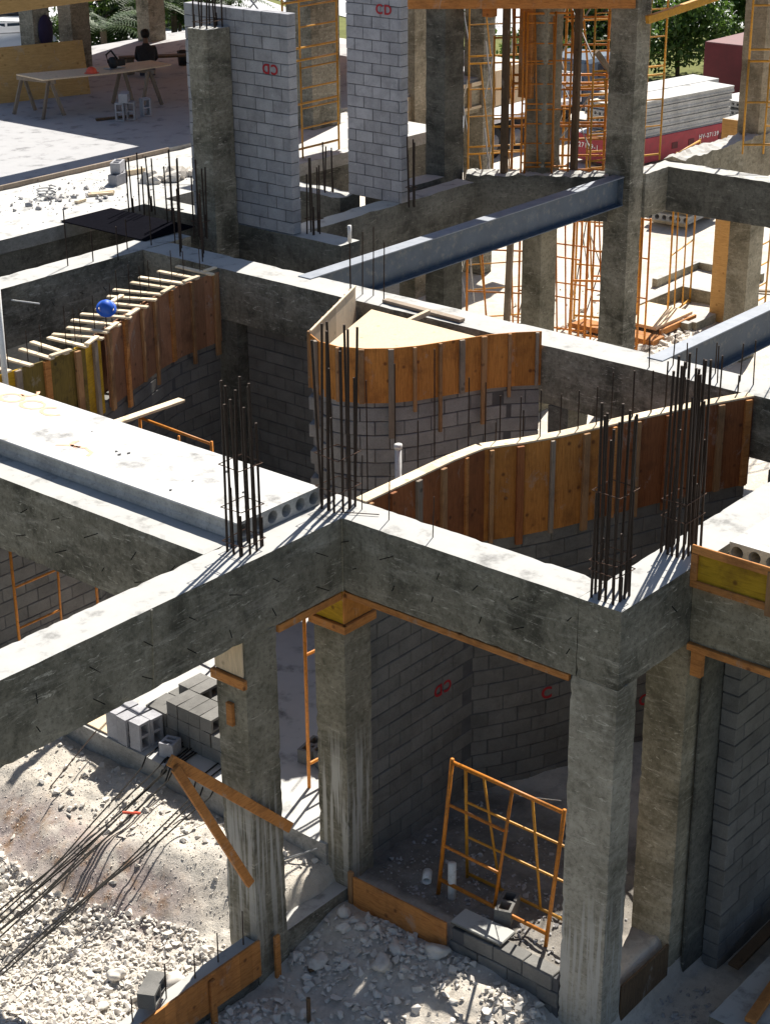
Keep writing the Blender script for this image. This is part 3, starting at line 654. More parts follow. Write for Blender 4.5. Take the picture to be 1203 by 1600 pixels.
# rounded form
QF = [(6.08, 1.74), (5.65, 2.13), (5.05, 2.43), (4.47, 2.70), (4.19, 2.93), (3.97, 3.21), (3.86, 3.5), (3.86, 3.75), (4.05, 4.12)]
QP = smooth_path(QF, 4)
formwork('rounded_form', 'rounded orange plywood formwork projecting from the middle beam', QP, 4.63, H + .2, -1, .36, ('ply',), ('stud_grey', 'stud', 'stud'), .5, None, .36, .075)
formwork('form_board', 'pale inner board on the left side of the rounded formwork', [Vector((4.05, 4.12)), Vector((6.05, 5.05))], 4.7, H + .22, -1, .3, ('ply_pale',), ('stud',), .1, .03, 1.2, .06)
block_wall('block_wall', 'rounded pale block wall below the orange formwork', [Vector((p.x + .03, p.y + .02)) for p in QP] + [Vector((6.0, 5.0))], .95, 19, mat='block_mid', left=False)
lid = thing('plywood_deck', 'pale triangular plywood deck inside the rounded formwork', 'plywood deck', (4.9, 3.3, H + .1))
bm = bmesh.new(); LP = [(5.53, 4.3), (5.46, 2.36), (5.05, 2.47), (4.47, 2.74), (4.21, 2.96), (4.0, 3.24), (3.9, 3.52), (3.98, 3.72), (4.35, 3.86)]
f_ = bm.faces.new([bm.verts.new((x - 4.9, y - 3.3, 0)) for x, y in LP]); ex = bmesh.ops.extrude_face_region(bm, geom=[f_])
bmesh.ops.translate(bm, vec=(0, 0, .02), verts=[v for v in ex['geom'] if isinstance(v, bmesh.types.BMVert)])
link('deck_sheet', fin(bm, 'ply_pale'), lid, (4.9, 3.3, H + .13))
bar('support_joist', (4.2, 3.5, H + .09), (6.08, 3.7, H + .09), .06, .075, 'lumber', lid); bar('support_joist', (5.3, 2.4, H + .09), (5.4, 4.25, H + .09), .06, .07, 'lumber', lid)
setp(bar('loose_board', (6.3, 4.7, H + .03), (6.22, 3.2, H + .03), .12, .045, 'stud_grey'), 'weathered board lying on the middle beam behind the rounded formwork', 'board')
qs = thing('starter_bars', 'thin bars rising in front of the rounded block wall', 'rebar', (3.6, 3, .95))
for x, y, h in ((4.35, 2.2, 4.55), (4.75, 1.95, 4.1), (4.0, 2.6, 4.35), (3.6, 2.75, 4.2), (5.1, 1.7, 3.8), (5.5, 1.6, 3.5), (4.1, 2.3, 3.6), (5.2, 2.0, 3.9)):
    rod('bar', (x, y, .9), (x + rnd.uniform(-.03, .03), y, .95 + h), .009, 'rebar', qs, 5)
pv = thing('vent_pipe', 'white capped plastic pipe in front of the rounded wall', 'pipe', (3.7, 2.3, .95)); rod('pipe', (3.7, 2.3, .94), (3.7, 2.3, 4.28), .045, 'white', pv, 12); rod('cap', (3.7, 2.3, 4.28), (3.7, 2.3, 4.34), .055, 'white', pv, 12)
# things on and beside the left formwork
hh = thing('hard_hat', 'blue hard hat hung on a bar above the left formwork', 'hard hat', (2.95, 7.0, H + .25))
bm = bmesh.new(); bmesh.ops.create_uvsphere(bm, u_segments=20, v_segments=12, radius=.105); bmesh.ops.delete(bm, geom=[v for v in bm.verts if v.co.z < -.02], context='VERTS'); bmesh.ops.scale(bm, vec=(1.1, .95, 1.1), verts=bm.verts)
HR = RY(math.radians(-70)) ; link('shell', fin(bm, 'blue', True), hh, (2.95, 7.0, H + .28), RZ(-2.2) @ RY(.75))
bm = bmesh.new(); bmesh.ops.create_cone(bm, segments=20, radius1=.145, radius2=.108, depth=.025, cap_ends=False); link('brim', fin(bm, 'blue', True), hh, (2.95, 7.0, H + .275), RZ(-2.2) @ RY(.75))
rod('hanging_bar', (2.95, 7.02, H - .4), (2.95, 7.02, H + .3), .007, 'rebar', hh, 5)
setp(rod('white_pole', (.7, 6.5, 4.2), (.74, 6.5, 6.46), .04, 'white', None, 12), 'white pipe standing upright at the left edge', 'pole')
rod('pale_rod', (3.35, 9.66, H - .2), (3.6, 9.3, H - .25), .012, 'white', bG, 6)
setp(bar('loose_board', (1.95, 5.93, 4.27), (3.25, 5.88, 4.27), .14, .04, 'lumber'), 'pale board on the scaffold rail beyond the plank', 'board')
def scaffold(label, p0, p1, z0, h, kind='ladder', mat='scaf', r=.021, group=None, n=5, braces=0, lean=(0, 0)):
    """welded frame between two leg positions"""
    a, b = Vector((*p0, z0)), Vector((*p1, z0)); t = thing('scaffold_frame', label, 'scaffold', (*((a + b) / 2).to_2d(), z0), group); U = Vector((lean[0], lean[1], 1)); d = b - a
    rod('leg', a, a + U * h, r, mat, t, 8); rod('leg', b, b + U * h, r, mat, t, 8)
    rod('top_rail', a + U * (h - .04), b + U * (h - .04), r, mat, t, 8)
    if kind == 'walk':
        rod('bottom_rail', a + U * h * .13, b + U * h * .13, r, mat, t, 8)
        m0, m1 = a + d * .52, a + d * .55
        rod('upright', m0 + U * h * .13, m1 + U * h * .97, r * .8, mat, t, 8)
        for k in (.38, .68): rod('rung', a + U * h * k, m0 + U * h * k, r * .75, mat, t, 6)
    elif kind == 'cross':
        rod('bottom_rail', a + U * .12, b + U * .12, r, mat, t, 8)
        for f, f2 in ((.3, .16), (.66, .58)): rod('upright', a + d * f + U * .12, a + d * f2 + U * h * .97, r * .8, mat, t, 8)
        for k in (.4, .7): rod('rung', a + U * h * k, b + U * h * k, r * .75, mat, t, 6)
    else:
        m0 = a + d * .3
        rod('upright', m0, m0 + U * h * .96, r * .85, mat, t, 8)
        for k in range(n): z = h * (k + .5) / n; rod('rung', m0 + U * z, b + U * z, r * .8, mat, t, 6)
        for k in (.1, .55): rod('rung', a + U * h * k, b + U * h * k, r, mat, t, 6)
    if braces:
        nn = Vector((-d.y, d.x, 0)).normalized() * braces
        rod('cross_brace', a + U * h * .2, a + nn + U * h * .85, .016, 'galv', t, 6); rod('cross_brace', a + U * h * .85, a + nn + U * h * .2, .016, 'galv', t, 6)
    return t
scaffold('orange scaffold frame leaning in the dark foreground room', (.5, -.92), (.45, -2.46), .5, 1.88, 'walk', 'scaf', .024, lean=(.03, -.08))
scaffold('yellow scaffold frame behind the orange one in the dark room', (.95, -1.0), (.93, -2.6), .5, 1.68, 'cross', 'scaf_y', .02, lean=(-.1, -.05))
rod('diagonal_wire', (2.0, -.2, .9), (.6, -2.5, 2.4), .006, 'galv', None, 5)
setp(bpy.data.objects['diagonal_wire'], 'thin slack wire crossing the dark foreground room', 'wire')
setp(rod('wood_stick', (1.9, -.5, 3.05), (2.3, .0, 3.6), .008, 'galv', None, 5), 'thin pale rod leaning on the block wall under the foreground beam', 'rod')
scaffold('orange scaffold frame below the left beam in front of a block wall', (.29, 6.2), (1.7, 6.2), .95, 2.05, 'walk', 'scaf')
scaffold('orange scaffold frame rising behind the big plank', (2.55, 6.0), (2.46, 4.5), .95, 3.27, 'walk', 'scaf')
scaffold('orange scaffold frame seen between the two left columns', (.75, 1.3), (2.0, 1.2), .95, 3.35, 'ladder', 'scaf', .022)
scaffold('orange frame glimpsed between corner column and yellowish column', (3.0, -2.2), (2.6, -3.2), .55, 2.6, 'ladder', 'scaf')
setp(box('light_block_strip', (1.6, -3.545, -.15), (2.35, -3.51, SF - .01), 'conc_dark'), 'dark strip added to block light beside the yellowish column', 'light blocker')  # thin strip added to stop sun leaking through the gap by the column
# brick pier and wall on the right
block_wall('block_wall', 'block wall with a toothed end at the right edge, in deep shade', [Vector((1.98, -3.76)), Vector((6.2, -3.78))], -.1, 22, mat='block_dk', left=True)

# ------------------------------------------------------------------ low walls, boards and small things at the ground
beam('grade_beam', 'low concrete kerb between the two left columns', (-1.045, .02, -.3), (.0, .32, .47), 'conc', 'kerb', seed=9)
cb = thing('kerb_form', 'long curved orange board holding the left footing', 'board', (-2.6, -.02, .1))
pts = smooth_path([(-4.2, -.16), (-3.3, -.05), (-2.5, -.03), (-1.54, -.03)], 5)
for a, b in zip(pts, pts[1:]): bar('board', (a.x, a.y, .42), (b.x, b.y, .42), .03, .48, 'plank_o', cb, .002)
for s_ in (.9, 1.9): q_, d_ = at_s(pts, s_ + 1); box('stake', (q_.x - .04, q_.y - .06, -.1), (q_.x + .04, q_.y - .02, .6), 'plank_o', cb)
beam('grade_beam', 'rough concrete footing behind the curved orange board', (-4.2, .02, -.2), (-1.53, .2, .6), 'conc_dark', 'footing', seed=10)
for k, (x, h) in enumerate(((-1.66, .42), (-2.05, .36), (-2.4, .3), (-2.82, .42), (-3.3, .3))):
    setp(rod('starter_bar', (x, .1, .4), (x + .01, .1, .62 + h), .008, 'rebar', None, 5), ['stout bar beside the left column foot', 'thin bar behind the curved board, second from the column', 'thin bar behind the curved board, third from the column', 'bar standing beside the hollow block', 'bar at the far left end of the curved board'][k], 'rebar')
loose_block('dark hollow block perched on the footing behind the curved board', (-2.98, .13, .79), RZ(.5) @ RX(1.57), None, HBD)
setp(box('kerb_board', (-.045, -1.46, .27), (-.012, -.09, .69), 'plank_o'), 'orange board at the foot of the inner corner column', 'board')
setp(box('wood_stake', (-.05, -.08, .2), (0.0, -.015, .74), 'stud'), 'short wooden stake between column and orange board', 'stake')
lw = thing('low_block_wall', 'low wall of grey blocks ending at the corner column', 'block wall', (.1, -2.2, .1))
box('mortar_core', (.015, -2.94, -.1), (.19, -1.50, .62), 'mortar', lw)
for c in range(4):
    y = -1.48 - (.2 if c % 2 else 0)
    while y > -2.93:
        l = min(.39, y + 2.945)
        if l > .08: link('block', boxmesh(.2, round(l, 2), .185, 'block_dk', .008), lw, (.1 + rnd.uniform(-.012, .012), y - l / 2, -.04 + c * .2 + rnd.uniform(-.006, .006)), rnd.uniform(-.03, .03))
        y -= .4
setp(link('broken_slab', boxmesh(.3, .68, .045, 'conc_dark', .012), None, (.16, -1.82, .69), RZ(.05) @ RX(.02)), 'thin broken slab on top of the low block wall', 'slab')
loose_block('two cell hollow block on the dark floor in front of the scaffold frame', (.56, -1.86, .74), RZ(.35), None, HBD)
rod('pipe_stub', (.53, -1.1, .45), (.53, -1.1, 1.02), .048, 'white', None, 14); setp(bpy.data.objects['pipe_stub'], 'upright white plastic pipe on the dark floor', 'pipe')
bm = bmesh.new()
for r_ in (.055, .045):
    pass
bmesh.ops.create_cone(bm, segments=16, radius1=.055, radius2=.055, depth=.16, cap_ends=False); ge = bmesh.ops.solidify(bm, geom=bm.faces[:], thickness=.008)
setp(link('pipe_piece', fin(bm, 'white', True), None, (.55, -.72, .66), RZ(.6) @ RY(1.4)), 'short piece of white pipe lying on the dark floor', 'pipe')
setp(bar('loose_board', (-1.08, -.32, .12), (-.55, -.62, .14), .09, .03, 'dkwood'), 'small dark board lying in the shaded rubble', 'board')
setp(rod('wood_peg', (-1.62, -.82, -.1), (-1.62, -.82, .32), .025, 'dkwood', None, 6), 'dark wooden peg driven in below the left column', 'peg')
# dark area right of the corner column
setp(bar('footing_board', (.39, -3.49, .28), (1.33, -3.49, .28), .03, .62, 'dkwood'), 'dark board between the corner column and the yellowish column', 'board')
beam('footing', 'dark concrete footing block right of the corner column', (.75, -5.6, -.4), (3.4, -4.35, .42), 'conc_dark', 'footing', seed=12)
setp(bar('loose_board', (2.0, -3.95, .1), (3.6, -4.15, .5), .14, .04, 'dkwood'), 'dark plank leaning near the toothed block wall', 'board')
setp(bar('loose_board', (.9, -4.75, .47), (2.9, -4.5, .47), .12, .06, 'plank_o'), 'brown plank on the dark footing at the lower right', 'board')
# bundle of long bars running from the slab down into the pit
bars = [((1.05, 3.0, 1.05), (-3.7, 2.38, .5)), ((1.0, 3.24, 1.12), (-3.7, 2.6, .5)), ((1.1, 3.28, 1.02), (-3.6, 2.55, .38)), ((1.0, 3.2, 1.06), (-3.7, 2.5, .42)), ((1.15, 3.12, 1.02), (-3.6, 2.45, .36)), ((.9, 3.1, 1.08), (-3.8, 2.52, .46)), ((1.2, 3.2, 1.1), (-3.6, 2.42, .47)), ((.55, 3.45, 1.02), (-3.4, 2.72, .33)), ((1.0, 2.6, 1.0), (-3.6, 2.05, .33)), ((.9, 2.5, 1.0), (-3.5, 2.0, .36)), ((.3, 2.2, 1.0), (-3.0, 2.1, .4))]
for k, (a, b) in enumerate(bars):
    A, B = Vector(a), Vector(b); P = [A.lerp(B, i / 40) + Vector((0, .03 * math.sin(i * .16 + k), -.06 * math.sin(math.pi * i / 40) + .012 * math.sin(i * .4 + k))) for i in range(41)]
    P = [Vector((p.x, p.y, max(p.z, G(p.x, p.y) + .03) if p.x < -.05 else max(p.z, .97))) for p in P]
    setp(link('reinforcing_rod', fin(sweep(P, .0105, 5), 'wire'), None), 'long thin reinforcing rod in the bundle sloping down into the pit', 'rebar', 'rods in the bundle sloping into the pit')
setp(rod('reinforcing_rod', (-.05, 4.3, 1.0), (-1.1, 4.0, .78), .009, 'rebar', None, 5), 'single pale rod leaning over the slab edge at the left', 'rebar')
setp(rod('reinforcing_rod', (-.35, .75, .72), (-.08, .42, .88), .012, 'galv', None, 6), 'short bright rod on the ground between the two left columns', 'rebar')
setp(bar('marker_stick', (-.93, 2.85, .80), (-.8, 2.67, .80), .03, .03, 'red_hat'), 'orange red stick lying on the pit bank', 'stick')
# block stacks on the slab
k = 0
for c in range(3):
    for i in range(2):
        for j in range(7):
            if c == 2 and (i, j) in ((0, 0), (0, 5), (0, 6), (1, 6), (1, 3)): continue
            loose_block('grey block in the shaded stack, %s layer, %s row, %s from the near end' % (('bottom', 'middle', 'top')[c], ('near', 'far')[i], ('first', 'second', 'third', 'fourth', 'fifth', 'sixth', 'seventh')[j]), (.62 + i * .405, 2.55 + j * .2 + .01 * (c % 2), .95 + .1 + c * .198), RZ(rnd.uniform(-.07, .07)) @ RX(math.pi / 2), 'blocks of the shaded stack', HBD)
for k, (x, y, dz) in enumerate(((.1, 3.62, 0), (.3, 3.6, 0), (.08, 3.84, 0), (.29, 3.83, 0), (.1, 4.06, 0), (.3, 4.05, 0))):
    loose_block('pale block standing on end on the slab, %s pair, %s one' % (('nearest', 'middle', 'rear')[k // 2], ('near', 'far')[k % 2]), (x, y, .95 + .195), RZ(rnd.uniform(-.08, .08)) @ RY(math.pi / 2) @ RX(math.pi / 2), 'blocks standing on end on the slab')
loose_block('single pale half block with an open cell beside the upright blocks', (.22, 3.2, 1.05), RZ(.3), None, hollow_block_mesh('block', .22, .2, .2))
for k, (x, y, z, lab) in enumerate(((1.3, 1.75, 1.05, 'blue grey block at the foot of the scaffold between the left columns, upper'), (1.25, 1.55, 1.05, 'blue grey block at the foot of the scaffold between the left columns, lower'))):
    loose_block(lab, (x, y, z), RZ(.2 + k), None, HBD)
setp(box('plywood_sheet', (.02, 4.0, .955), (.75, 5.1, .975), 'ply_pale'), 'pale sheet lying on the slab near its edge', 'sheet')

# ------------------------------------------------------------------ middle distance: steel girders, upper walls, far columns and beams
def girder(label, x0, x1, y0, y1, zt, d=.56):
    t = thing('steel_girder', label, 'steel beam', (x0, (y0 + y1) / 2, zt - d)); yc = (y0 + y1) / 2
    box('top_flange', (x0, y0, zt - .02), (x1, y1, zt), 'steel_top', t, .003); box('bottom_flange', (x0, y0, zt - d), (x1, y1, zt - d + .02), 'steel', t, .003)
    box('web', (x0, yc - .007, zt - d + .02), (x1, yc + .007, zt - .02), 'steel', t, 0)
    k = x0 + 1.4
    for xx in (x0 + .02, x1 - .03): box('end_plate', (xx, y0 + .01, zt - d + .021), (xx + .015, y1 - .01, zt - .021), 'steel', t, 0)
    return t
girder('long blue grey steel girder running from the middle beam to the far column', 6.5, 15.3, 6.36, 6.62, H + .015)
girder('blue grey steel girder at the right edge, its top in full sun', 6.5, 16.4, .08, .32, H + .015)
setp(rod('starter_bar', (6.28, 5.35, H - .05), (6.28, 5.35, H + 1.02), .012, 'rebar', None, 6), 'dark bar with a taped top on the middle beam', 'rebar')
setp(rod('bar_bottle', (6.28, 5.35, H + .8), (6.28, 5.35, H + 1.05), .03, 'white', None, 10), 'white plastic bottle pushed over the bar on the middle beam', 'bottle')
for k, (x, y, h) in enumerate(((6.4, 5.22, .95), (6.45, 5.05, 1.05), (6.3, 4.72, .9))): setp(rod('starter_bar', (x, y, H - .05), (x, y - .02, H + h), .009, 'rebar', None, 5), ['thin bar right of the taped bar on the middle beam', 'taller thin bar beside the taped bar on the middle beam', 'bent grey bar near the rounded formwork board'][k], 'rebar')
t = thing('starter_bars', 'group of bars rising from the middle beam near the right girder', 'rebar', (6.3, -1, H))
for k in range(11): x, y = 6.2 + rnd.uniform(0, .4), .1 - k * .2; rod('bar', (x, y, H - .05), (x + rnd.uniform(-.03, .03), y, H + rnd.choice((.35, .5, .6, .42))), .009, 'rebar', t, 5)
t = thing('starter_bars', 'bars standing on the junction of the left beam and middle beam', 'rebar', (6.3, 9, H))
for k in range(6): x, y = 4.7 + k * .42, 9.9 - (k % 3) * .12; rod('bar', (x, y, H - .05), (x, y, H + rnd.choice((.5, .75, .9, 1.0))), .011, 'rebar', t, 5)
for k in range(6): x, y = 6.2 + (k % 3) * .18, 8.4 + k * .17; rod('bar', (x, y, H - .05), (x, y, H + rnd.choice((.5, .8, 1.1))), .011, 'rebar', t, 5)
# walls standing on the upper floor
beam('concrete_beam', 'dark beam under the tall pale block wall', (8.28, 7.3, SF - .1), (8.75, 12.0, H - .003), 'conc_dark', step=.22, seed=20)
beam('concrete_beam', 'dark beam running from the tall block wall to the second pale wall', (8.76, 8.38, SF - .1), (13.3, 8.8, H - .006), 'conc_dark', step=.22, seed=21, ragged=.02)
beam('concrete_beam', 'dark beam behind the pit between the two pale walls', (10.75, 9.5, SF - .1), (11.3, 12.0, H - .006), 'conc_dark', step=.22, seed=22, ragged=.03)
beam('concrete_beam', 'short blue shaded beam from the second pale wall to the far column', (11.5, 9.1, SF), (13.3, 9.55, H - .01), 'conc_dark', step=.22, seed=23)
w1 = block_wall('block_wall', 'tall pale block wall with red upside down lettering behind a column', [Vector((8.3, 10.75)), Vector((8.3, 8.37))], H, 18, mat='block')
text_part('CD', w1, (8.292, 8.78, 7.9), FACE_MX @ RZ(math.pi), .22)
w2 = block_wall('block_wall', 'second pale block wall with red letters on its top block', [Vector((11.1, 9.6)), Vector((11.1, 8.34))], H, 18, mat='block')
text_part('CD', w2, (11.092, 8.72, 8.53), FACE_MX, .23)
column('grey column built against the tall pale block wall', 7.75, 8.28, 9.65, 10.1, .3, 8.5, 'conc', step=.15)
cage('rebar stubs rising from the column head at the tall pale wall', 8.0, 9.87, 8.5, [.55, .6, .5, .62, .58, .6, .5, .55], .18, .15, (.1,), .02)
for (lab, cx, cy) in (('cluster of dark bars beside the tall pale wall foot, at the pit corner', 8.62, 8.2), ('cluster of dark bars left of the column at the tall wall', 7.6, 10.5), ('cluster of dark bars in front of the column at the tall wall', 7.35, 9.6)):
    cage(lab, cx, cy, H, [1.1, 1.25, 1.0, 1.3, 1.15], .1, .1, (.25,), .02)
cage('cluster of thin bars at the corner of the second pale wall', 11.2, 8.2, H, [1.15, 1.2, .9, 1.1], .06, .06, (.3,), .02)
cage('thin bars standing behind the black sheet', 7.85, 11.6, H, [.95, 1.0, .9, 1.0, .85, .95], .22, .2, (), .02)
cage('thin bars in the pit left of the second pale wall', 11.0, 10.0, H, [.8, .9, .85, .8], .1, .1, (), .02)
mt_ = setp(box('black_sheet', (6.45, 10.02, H + .012), (7.62, 12.15, H + .03), 'black'), 'black mesh sheet lying beside the left floor edge', 'sheet')
# upper floor on the left
UF = rough_box('floor_slab', (2, 12, H - .25), (17, 14.85, H), 'slab', step=.3, seed=30); setp(UF, 'sunlit concrete floor with debris at the upper left', None, None, 'structure')
UF2 = rough_box('floor_slab', (2, 14.9, H - .25), (24, 26.3, H + .07), 'floor', step=.5, seed=31); setp(UF2, 'raised concrete floor where the work table stands', None, None, 'structure')
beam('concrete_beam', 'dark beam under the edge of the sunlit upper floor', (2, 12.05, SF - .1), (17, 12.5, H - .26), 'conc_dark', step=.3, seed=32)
setp(bar('edge_board', (3, 14.87, H + .03), (11.6, 14.87, H + .03), .05, .12, 'stud_grey'), 'weathered board along the step of the upper floor', 'board')
for k, (x, lab) in enumerate(((4.2, 'first dark pier under the upper floor edge, at the left frame edge'), (6.0, 'dark pier under the upper floor edge next to the black sheet'))): column(lab, x, x + .45, 12.1, 12.5, .3, SF - .1, 'conc_dark', step=.3)
column('concrete column at the far left behind the leaning plywood', 14.0, 14.5, 21.8, 22.3, H, 8.3, 'conc', step=.2)
column('concrete column right of the jacket, behind the leaning plywood', 16.4, 17.0, 23.3, 23.8, H, 8.3, 'conc', step=.2)
column('concrete column in front of the palms behind the sitting person', 21.0, 21.6, 25.5, 26.0, H, 8.3, 'conc', step=.2)
column('broad grey column behind the yellow scaffold between the pale walls', 15.0, 15.9, 14.0, 14.7, .3, 8.6, 'conc', step=.2)
# upper storey formwork, its soffit just at the picture's top edge
dk = thing('deck_form', 'orange formwork of the next floor above the left work area', 'formwork', (18, 22, 8.3))
box('deck_sheet', (14, 16.3, 8.45), (25, 26, 8.5), 'ply', dk); box('edge_beam_form', (8.4, 15.8, 8.18), (25, 16.3, 8.6), 'ply_tan', dk); box('edge_beam_form', (14, 16.3, 8.3), (14.5, 26, 8.6), 'ply_tan', dk)
for x in (16.5, 19, 21.5): box('joist', (x, 16.3, 8.3), (x + .1, 26, 8.448), 'lumber', dk)
fd = thing('deck_form', 'plywood deck of the next floor over the far columns, above the picture edge', 'formwork', (15, 9.5, 8.5))
for x0, x1 in ((12.7, 14.2), (14.45, 16.9)): box('deck_sheet', (x0, 5.6, 9.22), (x1, 13.5, 9.25), 'ply', fd)
for y in (5.8, 8.0, 10.5, 13.2): box('joist', (12.7, y, 9.1), (16.9, y + .1, 9.218), 'lumber', fd)
# far columns
column('far column at the left end of the diagonal beam', 13.32, 13.9, 9.12, 9.58, .2, 9.08, 'conc_dark', step=.2)
column('tall far column where the long steel girder ends', 15.32, 15.78, 6.25, 6.82, .2, 9.08, 'conc', step=.2)
column('brown patched far column wrapped by orange scaffold rungs', 14.62, 15.15, 7.75, 8.2, .2, 9.08, 'conc_light', step=.2)
column('far column at the right with orange scaffold in front', 20.0, 20.6, 6.15, 6.65, .2, 9.0, 'conc_light', step=.2)
column('far column behind the diagonal beam, with a sunlit right side', 22.0, 22.45, 14.75, 15.35, .2, 8.6, 'conc', step=.2)
column('far column right behind the second pale wall', 19.35, 19.85, 14.75, 15.25, .2, 8.6, 'conc_light', step=.2)
column('plywood wrapped column standing in the sunny yard at the right', 22.35, 23.0, 7.75, 8.3, .1, 5.0, 'conc_light', step=.2)
bp = box('plywood_sheet', (22.32, 7.75, .3), (22.348, 8.3, 5.0), 'ply_tan', None, 0); setp(bp, 'tan plywood sheet on the column in the sunny yard', 'plywood')
# diagonal far beam with ragged top, then the right hand beams
def oriented_beam(label, a, b, width, z0, z1, mat='conc_dark', ragged=.05, seed=0):
    A, B = Vector(a), Vector(b); L = (B - A).length; o = rough_box('concrete_beam', (0, -width / 2, z0), (L, width / 2, z1), mat, None, step=.09, ragged=ragged, seed=seed)
    d = (B - A).normalized(); m = Matrix.Translation((A.x, A.y, 0)) @ RZ(math.atan2(d.y, d.x)); o.matrix_basis = m @ o.matrix_basis
    return setp(o, label, 'beam')
oriented_beam('dark diagonal far beam with a ragged white top', (13.85, 9.0), (15.35, 6.75), .5, SF, H, seed=40, ragged=.035)
beam('concrete_beam', 'short far beam leading back from the tall column', (15.8, 6.2, SF), (16.6, 6.6, H), 'conc', step=.1, seed=41, ragged=.008)
beam('concrete_beam', 'long dark far beam at the right edge', (16.6, -6, SF), (17.05, 6.55, H), 'conc_dark', step=.12, seed=42, ragged=.008)
beam('concrete_beam', 'broken topped far beam leading to the right hand column', (17.06, 6.1, SF), (22, 6.6, H + .05), 'conc_light', step=.1, seed=43, ragged=.04)
beam('concrete_beam', 'far beam carrying plywood forms beyond the diagonal beam', (17.0, 14.86, SF + .1), (25, 15.3, H - .003), 'conc_light', step=.25, seed=44)
setp(rough_box('floor_slab', (17.1, 15.31, H - .22), (25, 24, H + .02), 'slab', step=.6, seed=45), 'sunlit floor of the far bay', None, None, 'structure')
ff_ = thing('beam_form', 'pale plywood side forms on the far beam beyond the diagonal beam', 'formwork', (21, 14.83, H - .5))
for k, (x0, x1, z0, z1) in enumerate(((17.6, 18.4, 4.55, 5.15), (18.5, 19.2, 4.6, 5.2), (22.6, 23.1, 4.5, 5.35), (23.2, 24.7, 4.45, 5.4))): box('plywood_panel', (x0, 14.82, z0), (x1, 14.85, z1), 'ply_pale', ff_, .002)
for x in (18.44, 20.1, 20.8, 21.5, 23.14): box('stud', (x, 14.78, 4.6), (x + .08, 14.85, 5.2), 'stud', ff_)
box('ledger', (19.9, 14.8, 4.55), (22.5, 14.85, 4.62), 'lumber', ff_); box('ledger', (19.9, 14.8, 5.1), (22.5, 14.85, 5.2), 'lumber', ff_)
ov = thing('upper_form', 'orange timber formwork over the far columns at the top edge', 'formwork', (14.5, 8, 8.3))
bar('side_board', (12.9, 9.7, 8.4), (15.3, 6.3, 8.42), .06, .24, 'plank_o', ov); bar('side_board', (13.3, 9.9, 8.5), (15.8, 6.6, 8.5), .06, .2, 'plank_o', ov)
box('joist_end', (13.95, 8.55, 8.1), (14.15, 8.75, 8.4), 'plank_o', ov); bar('bearer', (15.4, 6.1, 8.1), (19.0, 5.0, 8.75), .1, .14, 'scaf_y', ov)
box('column_form', (14.5, 8.0, 6.6), (14.6, 8.3, 8.3), 'plank_o', ov); box('soffit_board', (13.9, 9.2, 8.4), (15.4, 9.3, 8.5), 'ply', ov)
for k, (x, y, lab) in enumerate(((14.17, 8.35, 'dark timber prop standing on the diagonal far beam'), (15.2, 7.45, 'dark timber prop right of the scaffold wrapped column'))):
    setp(bar('timber_prop', (x, y, H - .02), (x, y, 8.3), .09, .13, 'dkwood'), lab, 'prop')
setp(bar('timber_prop', (17.0, 10.3, .3), (17.35, 10.45, 3.4), .08, .14, 'stud_grey'), 'grey plank propped up in the yard behind the middle beam', 'plank')
# scaffolds in the middle distance
scaffold('yellow orange scaffold bay between the two pale walls, lower frame', (12.35, 12.3), (13.9, 12.3), H, 1.95, 'ladder', 'scaf_y', .022, braces=1.5)
scaffold('yellow orange scaffold bay between the two pale walls, upper frame', (12.35, 12.3), (13.9, 12.3), H + 1.95, 1.95, 'ladder', 'scaf_y', .022, braces=1.5)
scaffold('orange ladder frame strapped to the brown patched far column', (14.42, 8.05), (15.0, 7.45), H, 3.0, 'cross', 'scaf', .02)
t = thing('scaffold_frame', 'narrow orange ladder on the brown patched far column', 'scaffold', (14.5, 7.9, H))
for a in ((14.4, 8.12), (14.75, 7.65)): rod('leg', (*a, H), (*a, 8.2), .02, 'scaf', t, 8)
for k in range(8): rod('rung', (14.4, 8.12, H + .2 + k * .37), (14.75, 7.65, H + .2 + k * .37), .014, 'scaf', t, 6)
scaffold('yellow scaffold frame between tall far column and the trailer, lower', (15.6, 7.35), (17.0, 6.65), H, 1.7, 'cross', 'scaf_y', .02, braces=1.2)
scaffold('yellow scaffold frame between tall far column and the trailer, upper', (15.6, 7.35), (17.0, 6.65), H + 1.7, 1.7, 'cross', 'scaf_y', .02, braces=1.2)
scaffold('orange scaffold left of the tall far column, lower frame', (14.95, 9.2), (15.9, 8.3), H - 1.0, 1.7, 'cross', 'scaf_y', .02, braces=1.0)
scaffold('orange scaffold left of the tall far column, upper frame', (14.95, 9.2), (15.9, 8.3), H + .7, 1.7, 'cross', 'scaf_y', .02, braces=1.0)
for k in range(4): scaffold(['bottom', 'second', 'third', 'top'][k] + ' frame of the yellow scaffold tower behind the diagonal beam', (18.6, 12.6), (19.9, 11.6), .3 + k * 2.0, 2.0, 'cross', 'scaf_y', .02, braces=1.1)
for k, (a, b, lab) in enumerate((((18.3, 10.9), (18.5, 9.4), 'orange scaffold frame in the yard, nearest the propped plank'), ((19.2, 11.2), (19.5, 9.9), 'orange scaffold frame in the yard, middle one of three'), ((19.3, 9.75), (19.5, 8.3), 'orange scaffold frame in the yard in front of the tall column'))): scaffold(lab, a, b, .28, 3.0, 'cross', 'scaf', .024, braces=(1.2, 0, 1.4)[k])
scaffold('tall yellow scaffold pole frame right of the yard planks', (21.7, 9.05), (23.3, 9.4), .25, 4.0, 'cross', 'scaf_y', .024)
scaffold('orange scaffold on the plywood wrapped column in the yard', (22.2, 7.5), (23.7, 7.6), .28, 4.0, 'ladder', 'scaf_y', .024, n=8)
